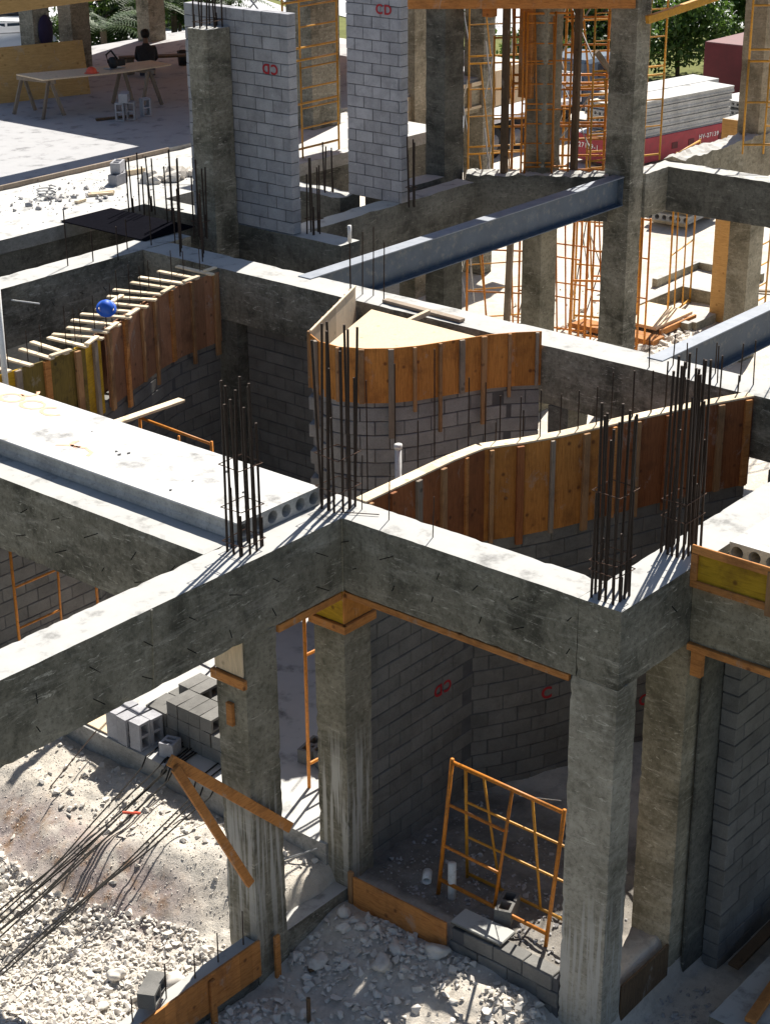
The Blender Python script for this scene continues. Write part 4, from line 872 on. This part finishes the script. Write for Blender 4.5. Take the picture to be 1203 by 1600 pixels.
for k in range(2): scaffold(['lower', 'upper'][k] + ' scaffold frame in front of the far right column', (19.3, 6.1), (20.2, 5.0), H - .2 + k * 1.9, 1.9, 'ladder', 'scaf_y', .024)
for k in range(2): scaffold(['lower', 'upper'][k] + ' scaffold frame at the right picture edge', (20.2, 5.0), (21.2, 4.6), H - 1.2 + k * 1.9, 1.9, 'cross', 'scaf_y', .02)
setp(rod('rusty_pole', (16.8, 8.5, .3), (16.95, 8.55, 4.6), .03, 'scaf', None, 8), 'rusty red pole standing in the yard', 'pole')
setp(bar('timber_brace', (15.6, 7.3, H + 2.2), (16.4, 7.0, H + 1.2), .08, .1, 'stud_grey'), 'grey timber brace beside the tall far column', 'timber')
for k, (a, b, z, h, m_, lab) in enumerate((((17.3, 11.6), (18.1, 10.2), .28, 3.2, 'scaf', 'orange frame in the yard left of the others, behind the middle beam'), ((17.9, 9.2), (18.7, 8.0), .28, 3.3, 'scaf', 'orange frame in the yard close to the tall column foot'), ((20.4, 10.8), (20.9, 9.4), .28, 3.4, 'scaf_y', 'yellow frame in the yard behind the orange frames'),
        ((14.9, 8.7), (16.0, 7.3), H - .3, 1.9, 'scaf', 'orange frame right behind the dark timber prop, lower'), ((14.9, 8.7), (16.0, 7.3), H + 1.6, 1.7, 'scaf', 'orange frame right behind the dark timber prop, upper'), ((16.2, 8.4), (17.6, 7.4), H - .8, 2.0, 'scaf_y', 'yellow frame in front of the plank stack, lower'), ((16.2, 8.4), (17.6, 7.4), H + 1.2, 2.0, 'scaf_y', 'yellow frame in front of the plank stack, upper'))):
    scaffold(lab, a, b, z, h, ('cross', 'ladder')[k % 2], m_, .026, braces=(1.3, 1.0)[k % 2], n=6)
for k, (a, b) in enumerate((((18.2, 11.0), (17.2, 9.3)), ((16.6, 11.6), (15.2, 11.2)), ((24.8, 8.8), (25.6, 7.2)))): setp(bar('timber_offcut', (*a, .36), (*b, .40), .12, .05, 'stud_grey'), ('grey timber lying in the yard under the scaffold', 'grey timber lying behind the middle beam', 'grey timber lying behind the plywood wrapped column')[k], 'timber')
# footings and planks in the yard
ft = thing('footing_pit', 'square concrete footing pit in the yard by the tall column', 'footing', (22, 9.2, 0))
for a, b in (((21.2, 9.7, .0), (23.6, 9.95, .62)), ((23.4, 8.3, .0), (23.6, 9.7, .62)), ((21.2, 8.2, .0), (21.4, 9.7, .5)), ((21.4, 8.1, .0), (22.3, 8.3, .5))): box('pit_wall', a, b, 'conc_light', ft)
f2 = thing('footing_pit', 'smaller sunlit footing frame behind the square pit', 'footing', (24.5, 10, 0))
for a, b in (((23.9, 10.7, .0), (26, 10.85, .5)), ((25.9, 8.9, .0), (26.05, 10.7, .5))): box('pit_wall', a, b, 'conc_light', f2)
setp(box('site_board', (20.3, 8.5, .5), (21.9, 9.9, .58), 'ply_pale'), 'pale plywood cover beside the footing pit', 'sheet')
setp(box('timber_edge', (19.7, 8.2, .34), (20.2, 10.4, .46), 'plank_o'), 'orange timber edge of the plywood cover', 'timber')
setp(bar('timber_edge', (20.35, 8.42, .45), (21.9, 8.42, .45), .06, .14, 'plank_o'), 'orange timber under the near side of the plywood cover', 'timber')
hpm = hollow_plank_mesh(1.3, .2, 1.9, 6, .07)
for k in range(2):
    setp(link('hollow_plank', hpm, None, (30.9 - k * .0, 13.75 - k * .15, .5 + k * .34), math.pi + .1), ['lower hollow plank piece lying in the yard', 'upper hollow plank piece lying in the yard'][k], 'concrete plank')
    for x in (29.3, 30.6): setp(bar('wood_bearer', (x, 13.1, .4 + k * .33), (x, 14.3, .4 + k * .33), .1, .12, 'lumber'), 'wooden bearer under the %s yard plank piece, %s end' % (('lower', 'upper')[k], 'near' if x < 30 else 'far'), 'bearer')

# ------------------------------------------------------------------ work area on the upper floor
FZ = H + .07
wt = thing('work_table', 'long plywood work table on sawhorses in the shade', 'table', (13.2, 19.2, FZ))
bm = bmesh.new(); TP = [(12.2, 20.3), (12.1, 19.25), (13.9, 18.6), (15.2, 18.5), (15.3, 19.3), (13.8, 19.6)]
f_ = bm.faces.new([bm.verts.new((x - 13.2, y - 19.2, 0)) for x, y in TP]); ex = bmesh.ops.extrude_face_region(bm, geom=[f_]); bmesh.ops.translate(bm, vec=(0, 0, .03), verts=[v for v in ex['geom'] if isinstance(v, bmesh.types.BMVert)])
link('table_top', fin(bm, 'ply_pale'), wt, (13.2, 19.2, FZ + .82))
for cx, cy in ((12.3, 19.75), (14.5, 18.95)):
    bar('crossbar', (cx - .08, cy + .55, FZ + .77), (cx + .08, cy - .55, FZ + .77), .06, .09, 'stud_grey', wt)
    for dy in (.45, -.45):
        for dx in (-.3, .3): bar('leg', (cx + dx, cy + dy * 1.1, FZ), (cx + dx * .1, cy + dy, FZ + .78), .05, .08, 'stud_grey', wt)
hr = thing('hard_hat', 'orange red hard hat on the work table', 'hard hat', (13.3, 19.05, FZ + .85))
bm = bmesh.new(); bmesh.ops.create_uvsphere(bm, u_segments=16, v_segments=10, radius=.13); bmesh.ops.delete(bm, geom=[v for v in bm.verts if v.co.z < -.01], context='VERTS'); link('shell', fin(bm, 'red_hat', True), hr, (13.3, 19.05, FZ + .86))
bm = bmesh.new(); bmesh.ops.create_cone(bm, segments=16, radius1=.17, radius2=.14, depth=.015, cap_ends=False); link('brim', fin(bm, 'red_hat', True), hr, (13.3, 19.05, FZ + .862))
sw = thing('power_saw', 'dark circular saw on the work table', 'saw', (14.0, 19.1, FZ + .85))
rod('blade_guard', (13.95, 19.1, FZ + .98), (14.02, 19.1, FZ + .98), .13, 'chassis', sw, 14); bar('motor', (14.0, 19.1, FZ + .97), (14.28, 19.05, FZ + .97), .14, .14, 'chassis', sw, .02); bar('base_plate', (13.8, 19.1, FZ + .86), (14.25, 19.1, FZ + .86), .25, .01, 'galv', sw)
link('handle', fin(sweep([(13.85, 19.1, FZ + 1.0), (13.8, 19.1, FZ + 1.18), (13.95, 19.1, FZ + 1.25), (14.12, 19.1, FZ + 1.05)], .022, 6), 'chassis', True), sw)
setp(link('plywood_sheet', boxmesh(2.5, .02, 1.24, 'ply_tan', .003), None, (13.6, 21.35, FZ + .60), RZ(-.32) @ RX(-.22)), 'big tan plywood sheet leaning behind the work table', 'plywood')
for k, (x, y, z, r_, lab) in enumerate(((12.95, 17.8, .2, RY(1.57), 'block standing on end under the table, left one'), (13.18, 17.7, .2, RY(1.57), 'block standing on end under the table, second from left'), (13.05, 17.75, .5, RX(1.57), 'block lying across the two upright blocks under the table'), (13.65, 17.75, .2, RZ(.5) @ RY(1.57), 'separate block standing right of the block pile under the table'))):
    loose_block(lab, (x, y, FZ + z), RZ(.7) @ r_)
setp(bar('dark_batten', (12.6, 18.2, FZ + .03), (13.4, 17.9, FZ + .03), .08, .05, 'dkwood'), 'dark batten on the floor beside the blocks', 'batten')
bk = thing('bucket', 'dark bucket on the floor behind the sitting person', 'bucket', (18.9, 22.0, FZ))
bm = bmesh.new(); bmesh.ops.create_cone(bm, segments=16, radius1=.13, radius2=.16, depth=.36, cap_ends=False); bmesh.ops.solidify(bm, geom=bm.faces[:], thickness=.008); link('pail', fin(bm, 'chassis', True), bk, (18.9, 22.0, FZ + .18))
link('handle', fin(sweep([(18.74, 22, FZ + .34), (18.8, 22, FZ + .45), (18.9, 22, FZ + .49), (19.0, 22, FZ + .45), (19.06, 22, FZ + .34)], .006, 5), 'galv'), bk)
wb = thing('bench', 'low plank bench where the person sits', 'bench', (17.6, 21.6, FZ)); bar('seat', (16.9, 22.2, FZ + .42), (18.9, 20.6, FZ + .42), .3, .05, 'dkwood', wb)
for x, y in ((17.1, 22.05), (18.7, 20.75)): bar('leg', (x, y, FZ), (x, y, FZ + .395), .25, .1, 'stud_grey', wb)
# person sitting with the back to the camera
def person(label, loc, rz):
    t = thing('person', label, 'person', loc, None, rz); t.scale = (1.02, 1.02, 1.02); J = [((0, 0, .5), .19), ((0, .02, .72), .2), ((0, .09, .93), .2), ((0, .1, 1.06), .09), ((0, .12, 1.14), .06), ((0, .15, 1.27), .085), ((0, .15, 1.36), .08),
        ((.2, .09, .99), .07), ((.24, .2, .75), .05), ((.2, .42, .66), .04), ((.17, .5, .66), .035), ((-.2, .09, .99), .07), ((-.24, .2, .75), .05), ((-.2, .42, .66), .04), ((-.17, .5, .66), .035),
        ((.1, .08, .5), .1), ((.13, .45, .5), .075), ((.13, .42, .1), .05), ((.13, .55, .06), .045), ((-.1, .08, .5), .1), ((-.13, .45, .5), .075), ((-.13, .42, .1), .05), ((-.13, .55, .06), .045)]
    E = [(0, 1), (1, 2), (2, 3), (3, 4), (4, 5), (5, 6), (2, 7), (7, 8), (8, 9), (9, 10), (2, 11), (11, 12), (12, 13), (13, 14), (0, 15), (15, 16), (16, 17), (17, 18), (0, 19), (19, 20), (20, 21), (21, 22)]
    me = bpy.data.meshes.new('body'); me.from_pydata([j[0] for j in J], E, []); o = bpy.data.objects.new('body', me); COL.objects.link(o)
    o.modifiers.new('skin', 'SKIN'); 
    for v, j in zip(me.skin_vertices[0].data, J): v.radius = (j[1], j[1])
    me.skin_vertices[0].data[0].use_root = True
    s = o.modifiers.new('sub', 'SUBSURF'); s.levels = s.render_levels = 2
    bpy.context.view_layer.update(); m2 = bpy.data.meshes.new_from_object(o.evaluated_get(bpy.context.evaluated_depsgraph_get())); bpy.data.objects.remove(o)
    m2.materials.clear()
    for q in ('cloth', 'jeans', 'skin'): m2.materials.append(MT[q])
    for p in m2.polygons: c = p.center; p.material_index = 2 if (c.z > 1.12 or c.y > .45 and c.z > .6) else (1 if c.z < .6 else 0)
    m2.shade_smooth(); b = bpy.data.objects.new('body', m2); COL.objects.link(b); b.parent = t
    bm = bmesh.new(); bmesh.ops.create_uvsphere(bm, u_segments=14, v_segments=10, radius=.115)
    for v in bm.verts: v.co *= 1 + .08 * noise.noise(v.co * 30)
    bmesh.ops.delete(bm, geom=[v for v in bm.verts if v.co.y > .06 and v.co.z < .04], context='VERTS')
    hm = bpy.data.objects.new('hair', fin(bm, 'hair', True)); COL.objects.link(hm); hm.parent = t; hm.location = (0, .135, 1.325)
    return t
person('person in a dark hoodie sitting with the back turned, beyond the work table', (17.0, 21.3, FZ - .3), -.75)
jk = thing('jacket', 'dark purple jacket hanging on the far left column', 'jacket', (14.1, 21.75, FZ + 1.3))
bm = bmesh.new(); bmesh.ops.create_uvsphere(bm, u_segments=16, v_segments=14, radius=1)
for v in bm.verts:
    z = v.co.z; wv = .21 if z > .4 else .2; v.co = Vector((v.co.x * wv * (1 + .3 * noise.noise(v.co * 3)), v.co.y * .09, z * .38))
link('garment', fin(bm, 'cloth2', True), jk, (14.3, 21.74, FZ + 1.4))
# debris on the sunlit floor
for k, (x, y, z, r_, lab) in enumerate(((9.05, 13.55, .1, RZ(.3), 'pale block in the debris on the sunlit floor, nearest the left'), (9.3, 13.8, .1, RZ(1.2), 'pale block behind the left debris block on the sunlit floor'), (9.15, 13.65, .3, RZ(.6), 'top block of the debris pile on the sunlit floor'))): loose_block(lab, (x, y, H + z), r_)
for k in range(9):
    bm = rock_t(60 + k, 2); s_ = rnd.uniform(.13, .25); bmesh.ops.scale(bm, vec=(s_, s_, s_), verts=bm.verts); x, y = 9.5 + k * .12 + rnd.uniform(-.1, .1), 13.1 - k * .02 + rnd.uniform(-.15, .25)
    setp(link('rubble_chunk', fin(bm, 'rock'), None, (x, y, H + s_ * .35)), 'broken pale block chunk in the heap beside the column on the sunlit floor', 'rubble chunk', 'chunks heaped on the sunlit floor')
scatter('debris', 'crumbled mortar and wire scattered on the sunlit upper floor', 'debris', [(7.65 + r0_ * .5, 13.5 + r1_ * .35, H + .02, .02 + .06 * abs(r2_)) for r0_, r1_, r2_ in [(rnd.gauss(0, 1), rnd.gauss(0, 1), rnd.uniform(0, 1)) for _ in range(70)]], 'rock_g')
scatter('debris', 'small crumbs along the sunlit upper floor', 'debris', [(rnd.uniform(5.5, 11), rnd.uniform(12.2, 14.7), H + .006, rnd.uniform(.006, .025)) for _ in range(260)], 'rock_g')
for k, (a, b, lab) in enumerate((((8.0, 13.2), (8.4, 12.95), 'short yellow batten on the sunlit floor'), ((8.1, 13.25), (8.5, 13.05), 'second yellow batten on the sunlit floor'), ((9.5, 13.95), (10.0, 13.85), 'pale timber offcut behind the debris pile'), ((7.5, 12.95), (7.75, 13.0), 'small yellow stick near the wire heap'), ((6.8, 19.8), (7.6, 19.4), 'yellow batten at the left edge of the raised floor'))): setp(bar('batten', (*a, (H if k < 4 else FZ) + .03), (*b, (H if k < 4 else FZ) + .03), .08, .05 if k != 2 else .14, 'lumber'), lab, 'batten')
link('wire_coil', fin(sweep([(7.5 + .18 * math.cos(a * .5), 13.75 + .18 * math.sin(a * .5), H + .03 + .004 * a) for a in range(40)], .01, 5), 'galv'), None); setp(bpy.data.objects['wire_coil'], 'coil of grey wire on the sunlit floor', 'wire coil')
# block pile on the far bay floor
for k in range(18):
    i, c = k % 3, k // 3
    loose_block('dusty block in the tall pile on the far bay floor, %s layer, %s one' % (('bottom', 'second', 'third', 'fourth', 'fifth', 'top')[c], ('left', 'middle', 'right')[i]), (20.4 + i * .42, 15.75 + .02 * (c % 2), H + .12 + c * .198), RZ(rnd.uniform(-.06, .06)), 'blocks piled on the far bay floor')
for k, x in enumerate((23.4, 23.85)): loose_block(['upright block on the far bay floor, left one', 'upright block on the far bay floor, right one'][k], (x, 16.3, H + .21), RZ(.3) @ RY(1.57))

# ------------------------------------------------------------------ trailer, truck, cars
TR = RZ(-.17); T0 = Vector((34.5, 20.6, 0))
def tp(x, y, z): return T0 + TR @ Vector((x, y, z))
tr = thing('flatbed_trailer', 'red flatbed trailer carrying stacked hollow planks', 'trailer', T0, None, -.17)
def tbox(name, x0, x1, y0, y1, z0, z1, mat, par, bev=.01): return link(name, boxmesh(x1 - x0, y1 - y0, z1 - z0, mat, bev), par, tp((x0 + x1) / 2, (y0 + y1) / 2, (z0 + z1) / 2), TR)
tbox('deck', .06, 13, -2.4, -.05, 1.25, 1.3, 'carwhite', tr); tbox('side_beam', .05, 13, -2.46, -2.36, .5, 1.28, 'trailer', tr); tbox('side_beam', .05, 13, -.1, 0, .5, 1.28, 'trailer', tr); tbox('end_beam', -.02, .1, -2.46, 0, .45, 1.28, 'trailer', tr)
tbox('landing_leg', 5.0, 5.15, -2.2, -2.05, .28, .65, 'chassis', tr); tbox('landing_leg', 5.0, 5.15, -.4, -.25, .28, .65, 'chassis', tr)
for x in (2.1, 2.9, 4.4, 5.6, 6.4): tbox('pocket', x, x + .28, -2.475, -2.455, .78, .98, 'dkred', tr, .002)
text_part('027139-1', tr, tp(-.028, -.75, .92), TR @ FACE_MX, .22, 'letter', 'lettering', .004); text_part('HV-27139-1', tr, tp(4.0, -2.472, .98), TR @ FACE_MY, .2, 'letter', 'lettering', .004)
for x in (10.9, 12.1):
    for y in (-2.2, -.25): rod('wheel', tp(x, y - .15, .78), tp(x, y + .15, .78), .5, 'tyre', tr, 20)
hl = hollow_plank_mesh(1.15, .2, 4.6, 6, .055); hl2 = hollow_plank_mesh(1.15, .2, 3.2, 6, .055)
for c in range(5):
    for j in range(2):
        y = -1.85 + j * 1.2; x = .45 + .12 * j + rnd.uniform(-.1, .1) + (.5 if c == 4 and j else 0); setp(link('hollow_plank', hl, None, tp(x, y, 1.33 + c * .225), TR), 'hollow plank on the trailer, %s layer, %s row' % (('bottom', 'second', 'third', 'fourth', 'top')[c], ('near', 'far')[j]), 'concrete plank', 'planks stacked on the trailer')
        for xx in (.9, 4.2): setp(link('plank_bearer', boxmesh(.1, 1.0, .025, 'lumber', .004), None, tp(xx, y, 1.302 + c * .225), TR), 'wooden bearer between trailer planks, %s layer, %s row, %s end' % (('bottom', 'second', 'third', 'fourth', 'top')[c], ('near', 'far')[j], 'front' if xx < 2 else 'rear'), 'bearer', 'bearers between the trailer planks')
for c in range(2): setp(link('hollow_plank', hl2, None, tp(5.5, -1.8, 1.34 + c * .3), TR), 'hollow plank at the rear of the trailer, %s one' % ('lower', 'upper')[c], 'concrete plank')
def wheel(par, p, axis, r=.5, w_=.3):
    a = Vector(axis).normalized(); o = rod('wheel', Vector(p) - a * w_ / 2, Vector(p) + a * w_ / 2, r, 'tyre', par, 24)
    rod('rim', Vector(p) - a * (w_ / 2 + .012), Vector(p) + a * (w_ / 2 + .012), r * .55, 'rim', o, 18); return o
tk = thing('truck', 'flatbed truck with a blue grey cab parked behind the scaffolds', 'truck', (36, 23.6, .3))
box('bed', (31.5, 22.7, 1.45), (38.2, 25.1, 1.6), 'carwhite', tk); box('chassis_frame', (31.6, 23.3, .95), (41, 24.5, 1.4), 'chassis', tk)
for x in (33.3, 34.55, 40.2):
    for y in (22.95, 24.85): wheel(tk, (x, y, .8), (0, 1, 0))
box('cab', (38.6, 22.8, 1.0), (40.8, 25.0, 2.75), 'truck', tk, .12); box('side_window', (39.3, 22.78, 2.1), (40.4, 22.81, 2.55), 'glass', tk); box('rear_window', (38.58, 23.2, 2.2), (38.61, 24.6, 2.6), 'glass', tk); box('headboard', (38.2, 22.8, 1.6), (38.3, 25.0, 2.4), 'carwhite', tk)
def car(label, x, y, rz, paint):
    t = thing('parked_car', label, 'car', (x, y, .3), None, rz); m0 = pw(t)
    prof = [(-2.2, .3), (-2.25, .75), (-2.1, .95), (-1.55, 1.02), (-.85, 1.42), (.55, 1.45), (1.25, 1.0), (2.0, .85), (2.2, .6), (2.15, .3)]
    bm = bmesh.new(); A = [bm.verts.new((px, -.85 if pz < 1.1 else -.68, pz)) for px, pz in prof]; B = [bm.verts.new((px, .85 if pz < 1.1 else .68, pz)) for px, pz in prof]
    bm.faces.new(A); bm.faces.new(B[::-1])
    for i in range(len(A)): bm.faces.new((A[i], A[(i + 1) % len(A)], B[(i + 1) % len(A)], B[i]))
    bmesh.ops.triangulate(bm, faces=[f for f in bm.faces if len(f.verts) > 4]); bmesh.ops.bevel(bm, geom=[e for e in bm.edges if e.calc_face_angle(0) > .35], offset=.06, segments=2, affect='EDGES')
    b = bpy.data.objects.new('body', fin(bm, paint, True)); COL.objects.link(b); b.parent = t
    def q(name, pts, mat):
        bm = bmesh.new(); f = bm.faces.new([bm.verts.new(p) for p in pts]); ex = bmesh.ops.extrude_face_region(bm, geom=[f]); n = f.normal.copy() if f.normal.length else Vector((0, 0, 1)); bm.normal_update(); n = f.normal * .012
        bmesh.ops.translate(bm, vec=n, verts=[v for v in ex['geom'] if isinstance(v, bmesh.types.BMVert)])
        o = bpy.data.objects.new(name, fin(bm, mat)); COL.objects.link(o); o.parent = t
    for s in (-1, 1):
        q('side_window', [(-1.3, s * .80, 1.07), (-.15, s * .80, 1.07), (-.15, s * .70, 1.36), (-.85, s * .70, 1.36)], 'glass'); q('side_window', [(-.05, s * .80, 1.07), (.95, s * .80, 1.07), (.5, s * .70, 1.36), (-.05, s * .70, 1.36)], 'glass')
        q('headlight', [(2.17, s * .8, .66), (2.17, s * .45, .66), (2.12, s * .45, .78), (2.12, s * .8, .78)], 'letter')
    q('windscreen', [(1.2, -.66, 1.06), (1.2, .66, 1.06), (.62, .6, 1.43), (.62, -.6, 1.43)], 'glass'); q('rear_window', [(-1.5, -.66, 1.08), (-1.5, .66, 1.08), (-.95, .6, 1.4), (-.95, -.6, 1.4)], 'glass')
    for px in (-1.4, 1.4):
        for s in (-1, 1): wheel(t, m0 @ Vector((px, s * .8, .32)), m0.to_3x3() @ Vector((0, 1, 0)), .32, .2)
    return t
car('white car parked at the upper left behind the columns', 37.6, 53.2, 2.5, 'carwhite'); car('dark car parked behind the white car', 41.2, 58.0, 2.5, 'cardark'); car('second dark car further along the far car park', 47.0, 52.5, 2.5, 'cardark')
car('grey windowed van roofed car behind the bushes on the road', 62, 37.5, -.6, 'cardark')
ct = thing('container', 'dark red shipping container behind the trailer at the right', 'container', (47, 20, .3))
box('body', (44.2, 19.3, .42), (50.2, 21.5, 2.85), 'dkred', ct, .03)
for k in range(24): box('rib', (44.3 + k * .25, 19.26, .5), (44.42 + k * .25, 19.3, 2.75), 'dkred', ct, .01)
for y in (19.4, 21.4):
    for x in (44.3, 50.1): box('corner_foot', (x - .08, y - .08, .3), (x + .08, y + .08, .42), 'chassis', ct)
# roads and verge
def sheet(name, pts, z, mat, lab):
    bm = bmesh.new(); bm.faces.new([bm.verts.new((x, y, z)) for x, y in pts]); return setp(link(name, fin(bm, mat)), lab, None, None, 'structure')
sheet('verge', [(44, 30), (53, 17), (62, 12), (120, 30), (70, 90), (30, 90), (36, 48)], .36, 'grass', 'dry grass verge at the back of the site')
sheet('road', [(52, 41), (60, 32), (95, 15), (190, 60), (120, 170), (60, 62)], .40, 'road', 'bright road behind the bushes')
sheet('car_park', [(28, 48), (38, 50), (52, 46), (60, 62), (44, 90), (10, 70)], .44, 'road', 'bright car park at the upper left')

# ------------------------------------------------------------------ trees and bushes
def leaf_crown(c, rad, n, size, mat, seed, flat_=.8):
    r = np.random.RandomState(seed); V, F = [], []; clumps = [(np.array(c) + (r.rand(3) - .5) * 2 * np.array(rad) * .75, r.uniform(.3, .55)) for _ in range(16)]
    for k in range(n):
        cc, s = clumps[r.randint(16)]; d = r.normal(size=3); d /= np.linalg.norm(d); p = cc + d * np.array(rad) * s * r.rand() ** .4
        if p[2] < .4: p[2] = .4 + r.rand() * .5
        a = r.normal(size=3); a /= np.linalg.norm(a); b = np.cross(a, r.normal(size=3)); b /= np.linalg.norm(b); l = size * r.uniform(.6, 1.3); i = len(V)
        V += [p - a * l, p + b * l * .42, p + a * l, p - b * l * .42]; F.append((i, i + 1, i + 2, i + 3))
    me = bpy.data.meshes.new('crown'); me.from_pydata([tuple(map(float, v)) for v in V], [], F); me.materials.append(MT[mat]); return me
def bush(label, x, y, rx, h, n, size, mat, seed, cat='tree'):
    t = thing('leafy_tree' if cat == 'tree' else 'bush', label, cat, (x, y, .3)); me = leaf_crown((0, 0, h * .55), (rx, rx, h * .5), n, size, mat, seed); o = link('crown', me, t, (x, y, .3))
    r = random.Random(seed)
    for k in range(3): link('trunk', fin(sweep([(0, 0, 0), (r.uniform(-.2, .2), r.uniform(-.2, .2), h * .35), (r.uniform(-rx, rx) * .5, r.uniform(-rx, rx) * .5, h * .75)], .09 - .02 * k, 6), 'bark'), t, (x, y, .28))
    return t
bush('dark leafy tree left of the tall far column, behind the scaffold', 48.5, 30.5, 2.4, 4.0, 5200, .14, 'leaf_dk', 1); bush('bright green tree between the tall far column and the red wall', 50.0, 26.0, 2.2, 4.4, 5200, .15, 'leaf', 2)
bush('dark tree behind the plank trailer, in the middle of the bushes', 49.6, 28.2, 2.3, 3.9, 5200, .14, 'leaf_dk', 3); bush('green tree at the right, above the red wall', 53.0, 24.6, 2.0, 4.2, 4200, .15, 'leaf', 4); bush('light green small tree at the right end of the bushes', 56.5, 24.5, 1.8, 3.4, 2600, .15, 'leaf', 5)
bush('low green hedge plant seen beyond the far bay', 50.5, 37.5, 1.8, 1.6, 2600, .12, 'leaf', 6, 'bush'); bush('small dark bush at the truck cab', 45.5, 29.5, 1.6, 2.4, 2600, .12, 'leaf_dk', 7, 'bush')
def palm(label, x, y, h, seed, n=26):
    r = random.Random(seed); t = thing('palm_tree', label, 'palm', (x, y, .3)); link('trunk', fin(sweep([(0, 0, 0), (.1, .05, h * .5), (.15, .1, h)], .14, 8), 'bark'), t, (x, y, .3))
    for k in range(n):
        a = 6.2832 * k / n + r.uniform(-.2, .2); up = r.uniform(.2, 1.2); L = r.uniform(1.8, 2.7); bm = bmesh.new(); d = Vector((math.cos(a), math.sin(a), 0)); sd_ = Vector((-d.y, d.x, 0)); P = []
        for i in range(9):
            u = i / 8; P.append(d * L * u * math.cos(up * .5) + Vector((0, 0, math.sin(up) * L * u - 1.5 * u * u)))
        for i in range(1, 9):
            for s in (-1, 1):
                for jx in (0, .5):
                    p = P[i - 1].lerp(P[i], jx); l = .65 * math.sin(math.pi * min(1, (i + jx) / 9.5)) + .12
                    q = p + sd_ * s * l * .8 + d * l * .45 + Vector((0, 0, -.25 * l)); e = d * .035
                    bm.faces.new([bm.verts.new(v) for v in (p - e, q, p + e)])
        link('frond', fin(bm, 'palm'), t, (x + .15, y + .1, .3 + h))
    return t
palm('big dark palm behind the sitting person', 40.5, 47.5, 2.2, 1, 34); palm('palm with drooping light fronds left of the far column', 37.5, 46.5, 1.6, 2, 30); palm('palm right of the first one, partly hidden by a column', 43.5, 48.5, 2.0, 3, 30); palm('palm at the edge of the tall pale wall', 45.5, 47.0, 1.8, 5, 26)
palm('small palm top above the far bay', 58.0, 42.5, 3.6, 6, 20)
bush('dark shrub mass under the palms', 41.5, 49.5, 2.6, 3.6, 4200, .16, 'leaf_dk', 8, 'bush'); bush('dark shrub between palms and white car', 38.5, 48.5, 2.0, 3.0, 3000, .16, 'leaf_dk', 9, 'bush'); bush('dark shrub right of the palms', 44.8, 49.5, 2.4, 3.2, 3200, .16, 'leaf_dk', 10, 'bush')

sheet('added_scrub', [(-700, -700), (900, -700), (900, -60), (60, -22), (12, -11), (-4.5, -10.5), (-8.5, -3), (-8.5, 10), (-14, 40), (-60, 400), (-700, 700)], .42, 'added_scrub', 'unseen dark ground added on the near side to cut bounce light')  # out of view, added dark so less light bounces onto the shaded faces
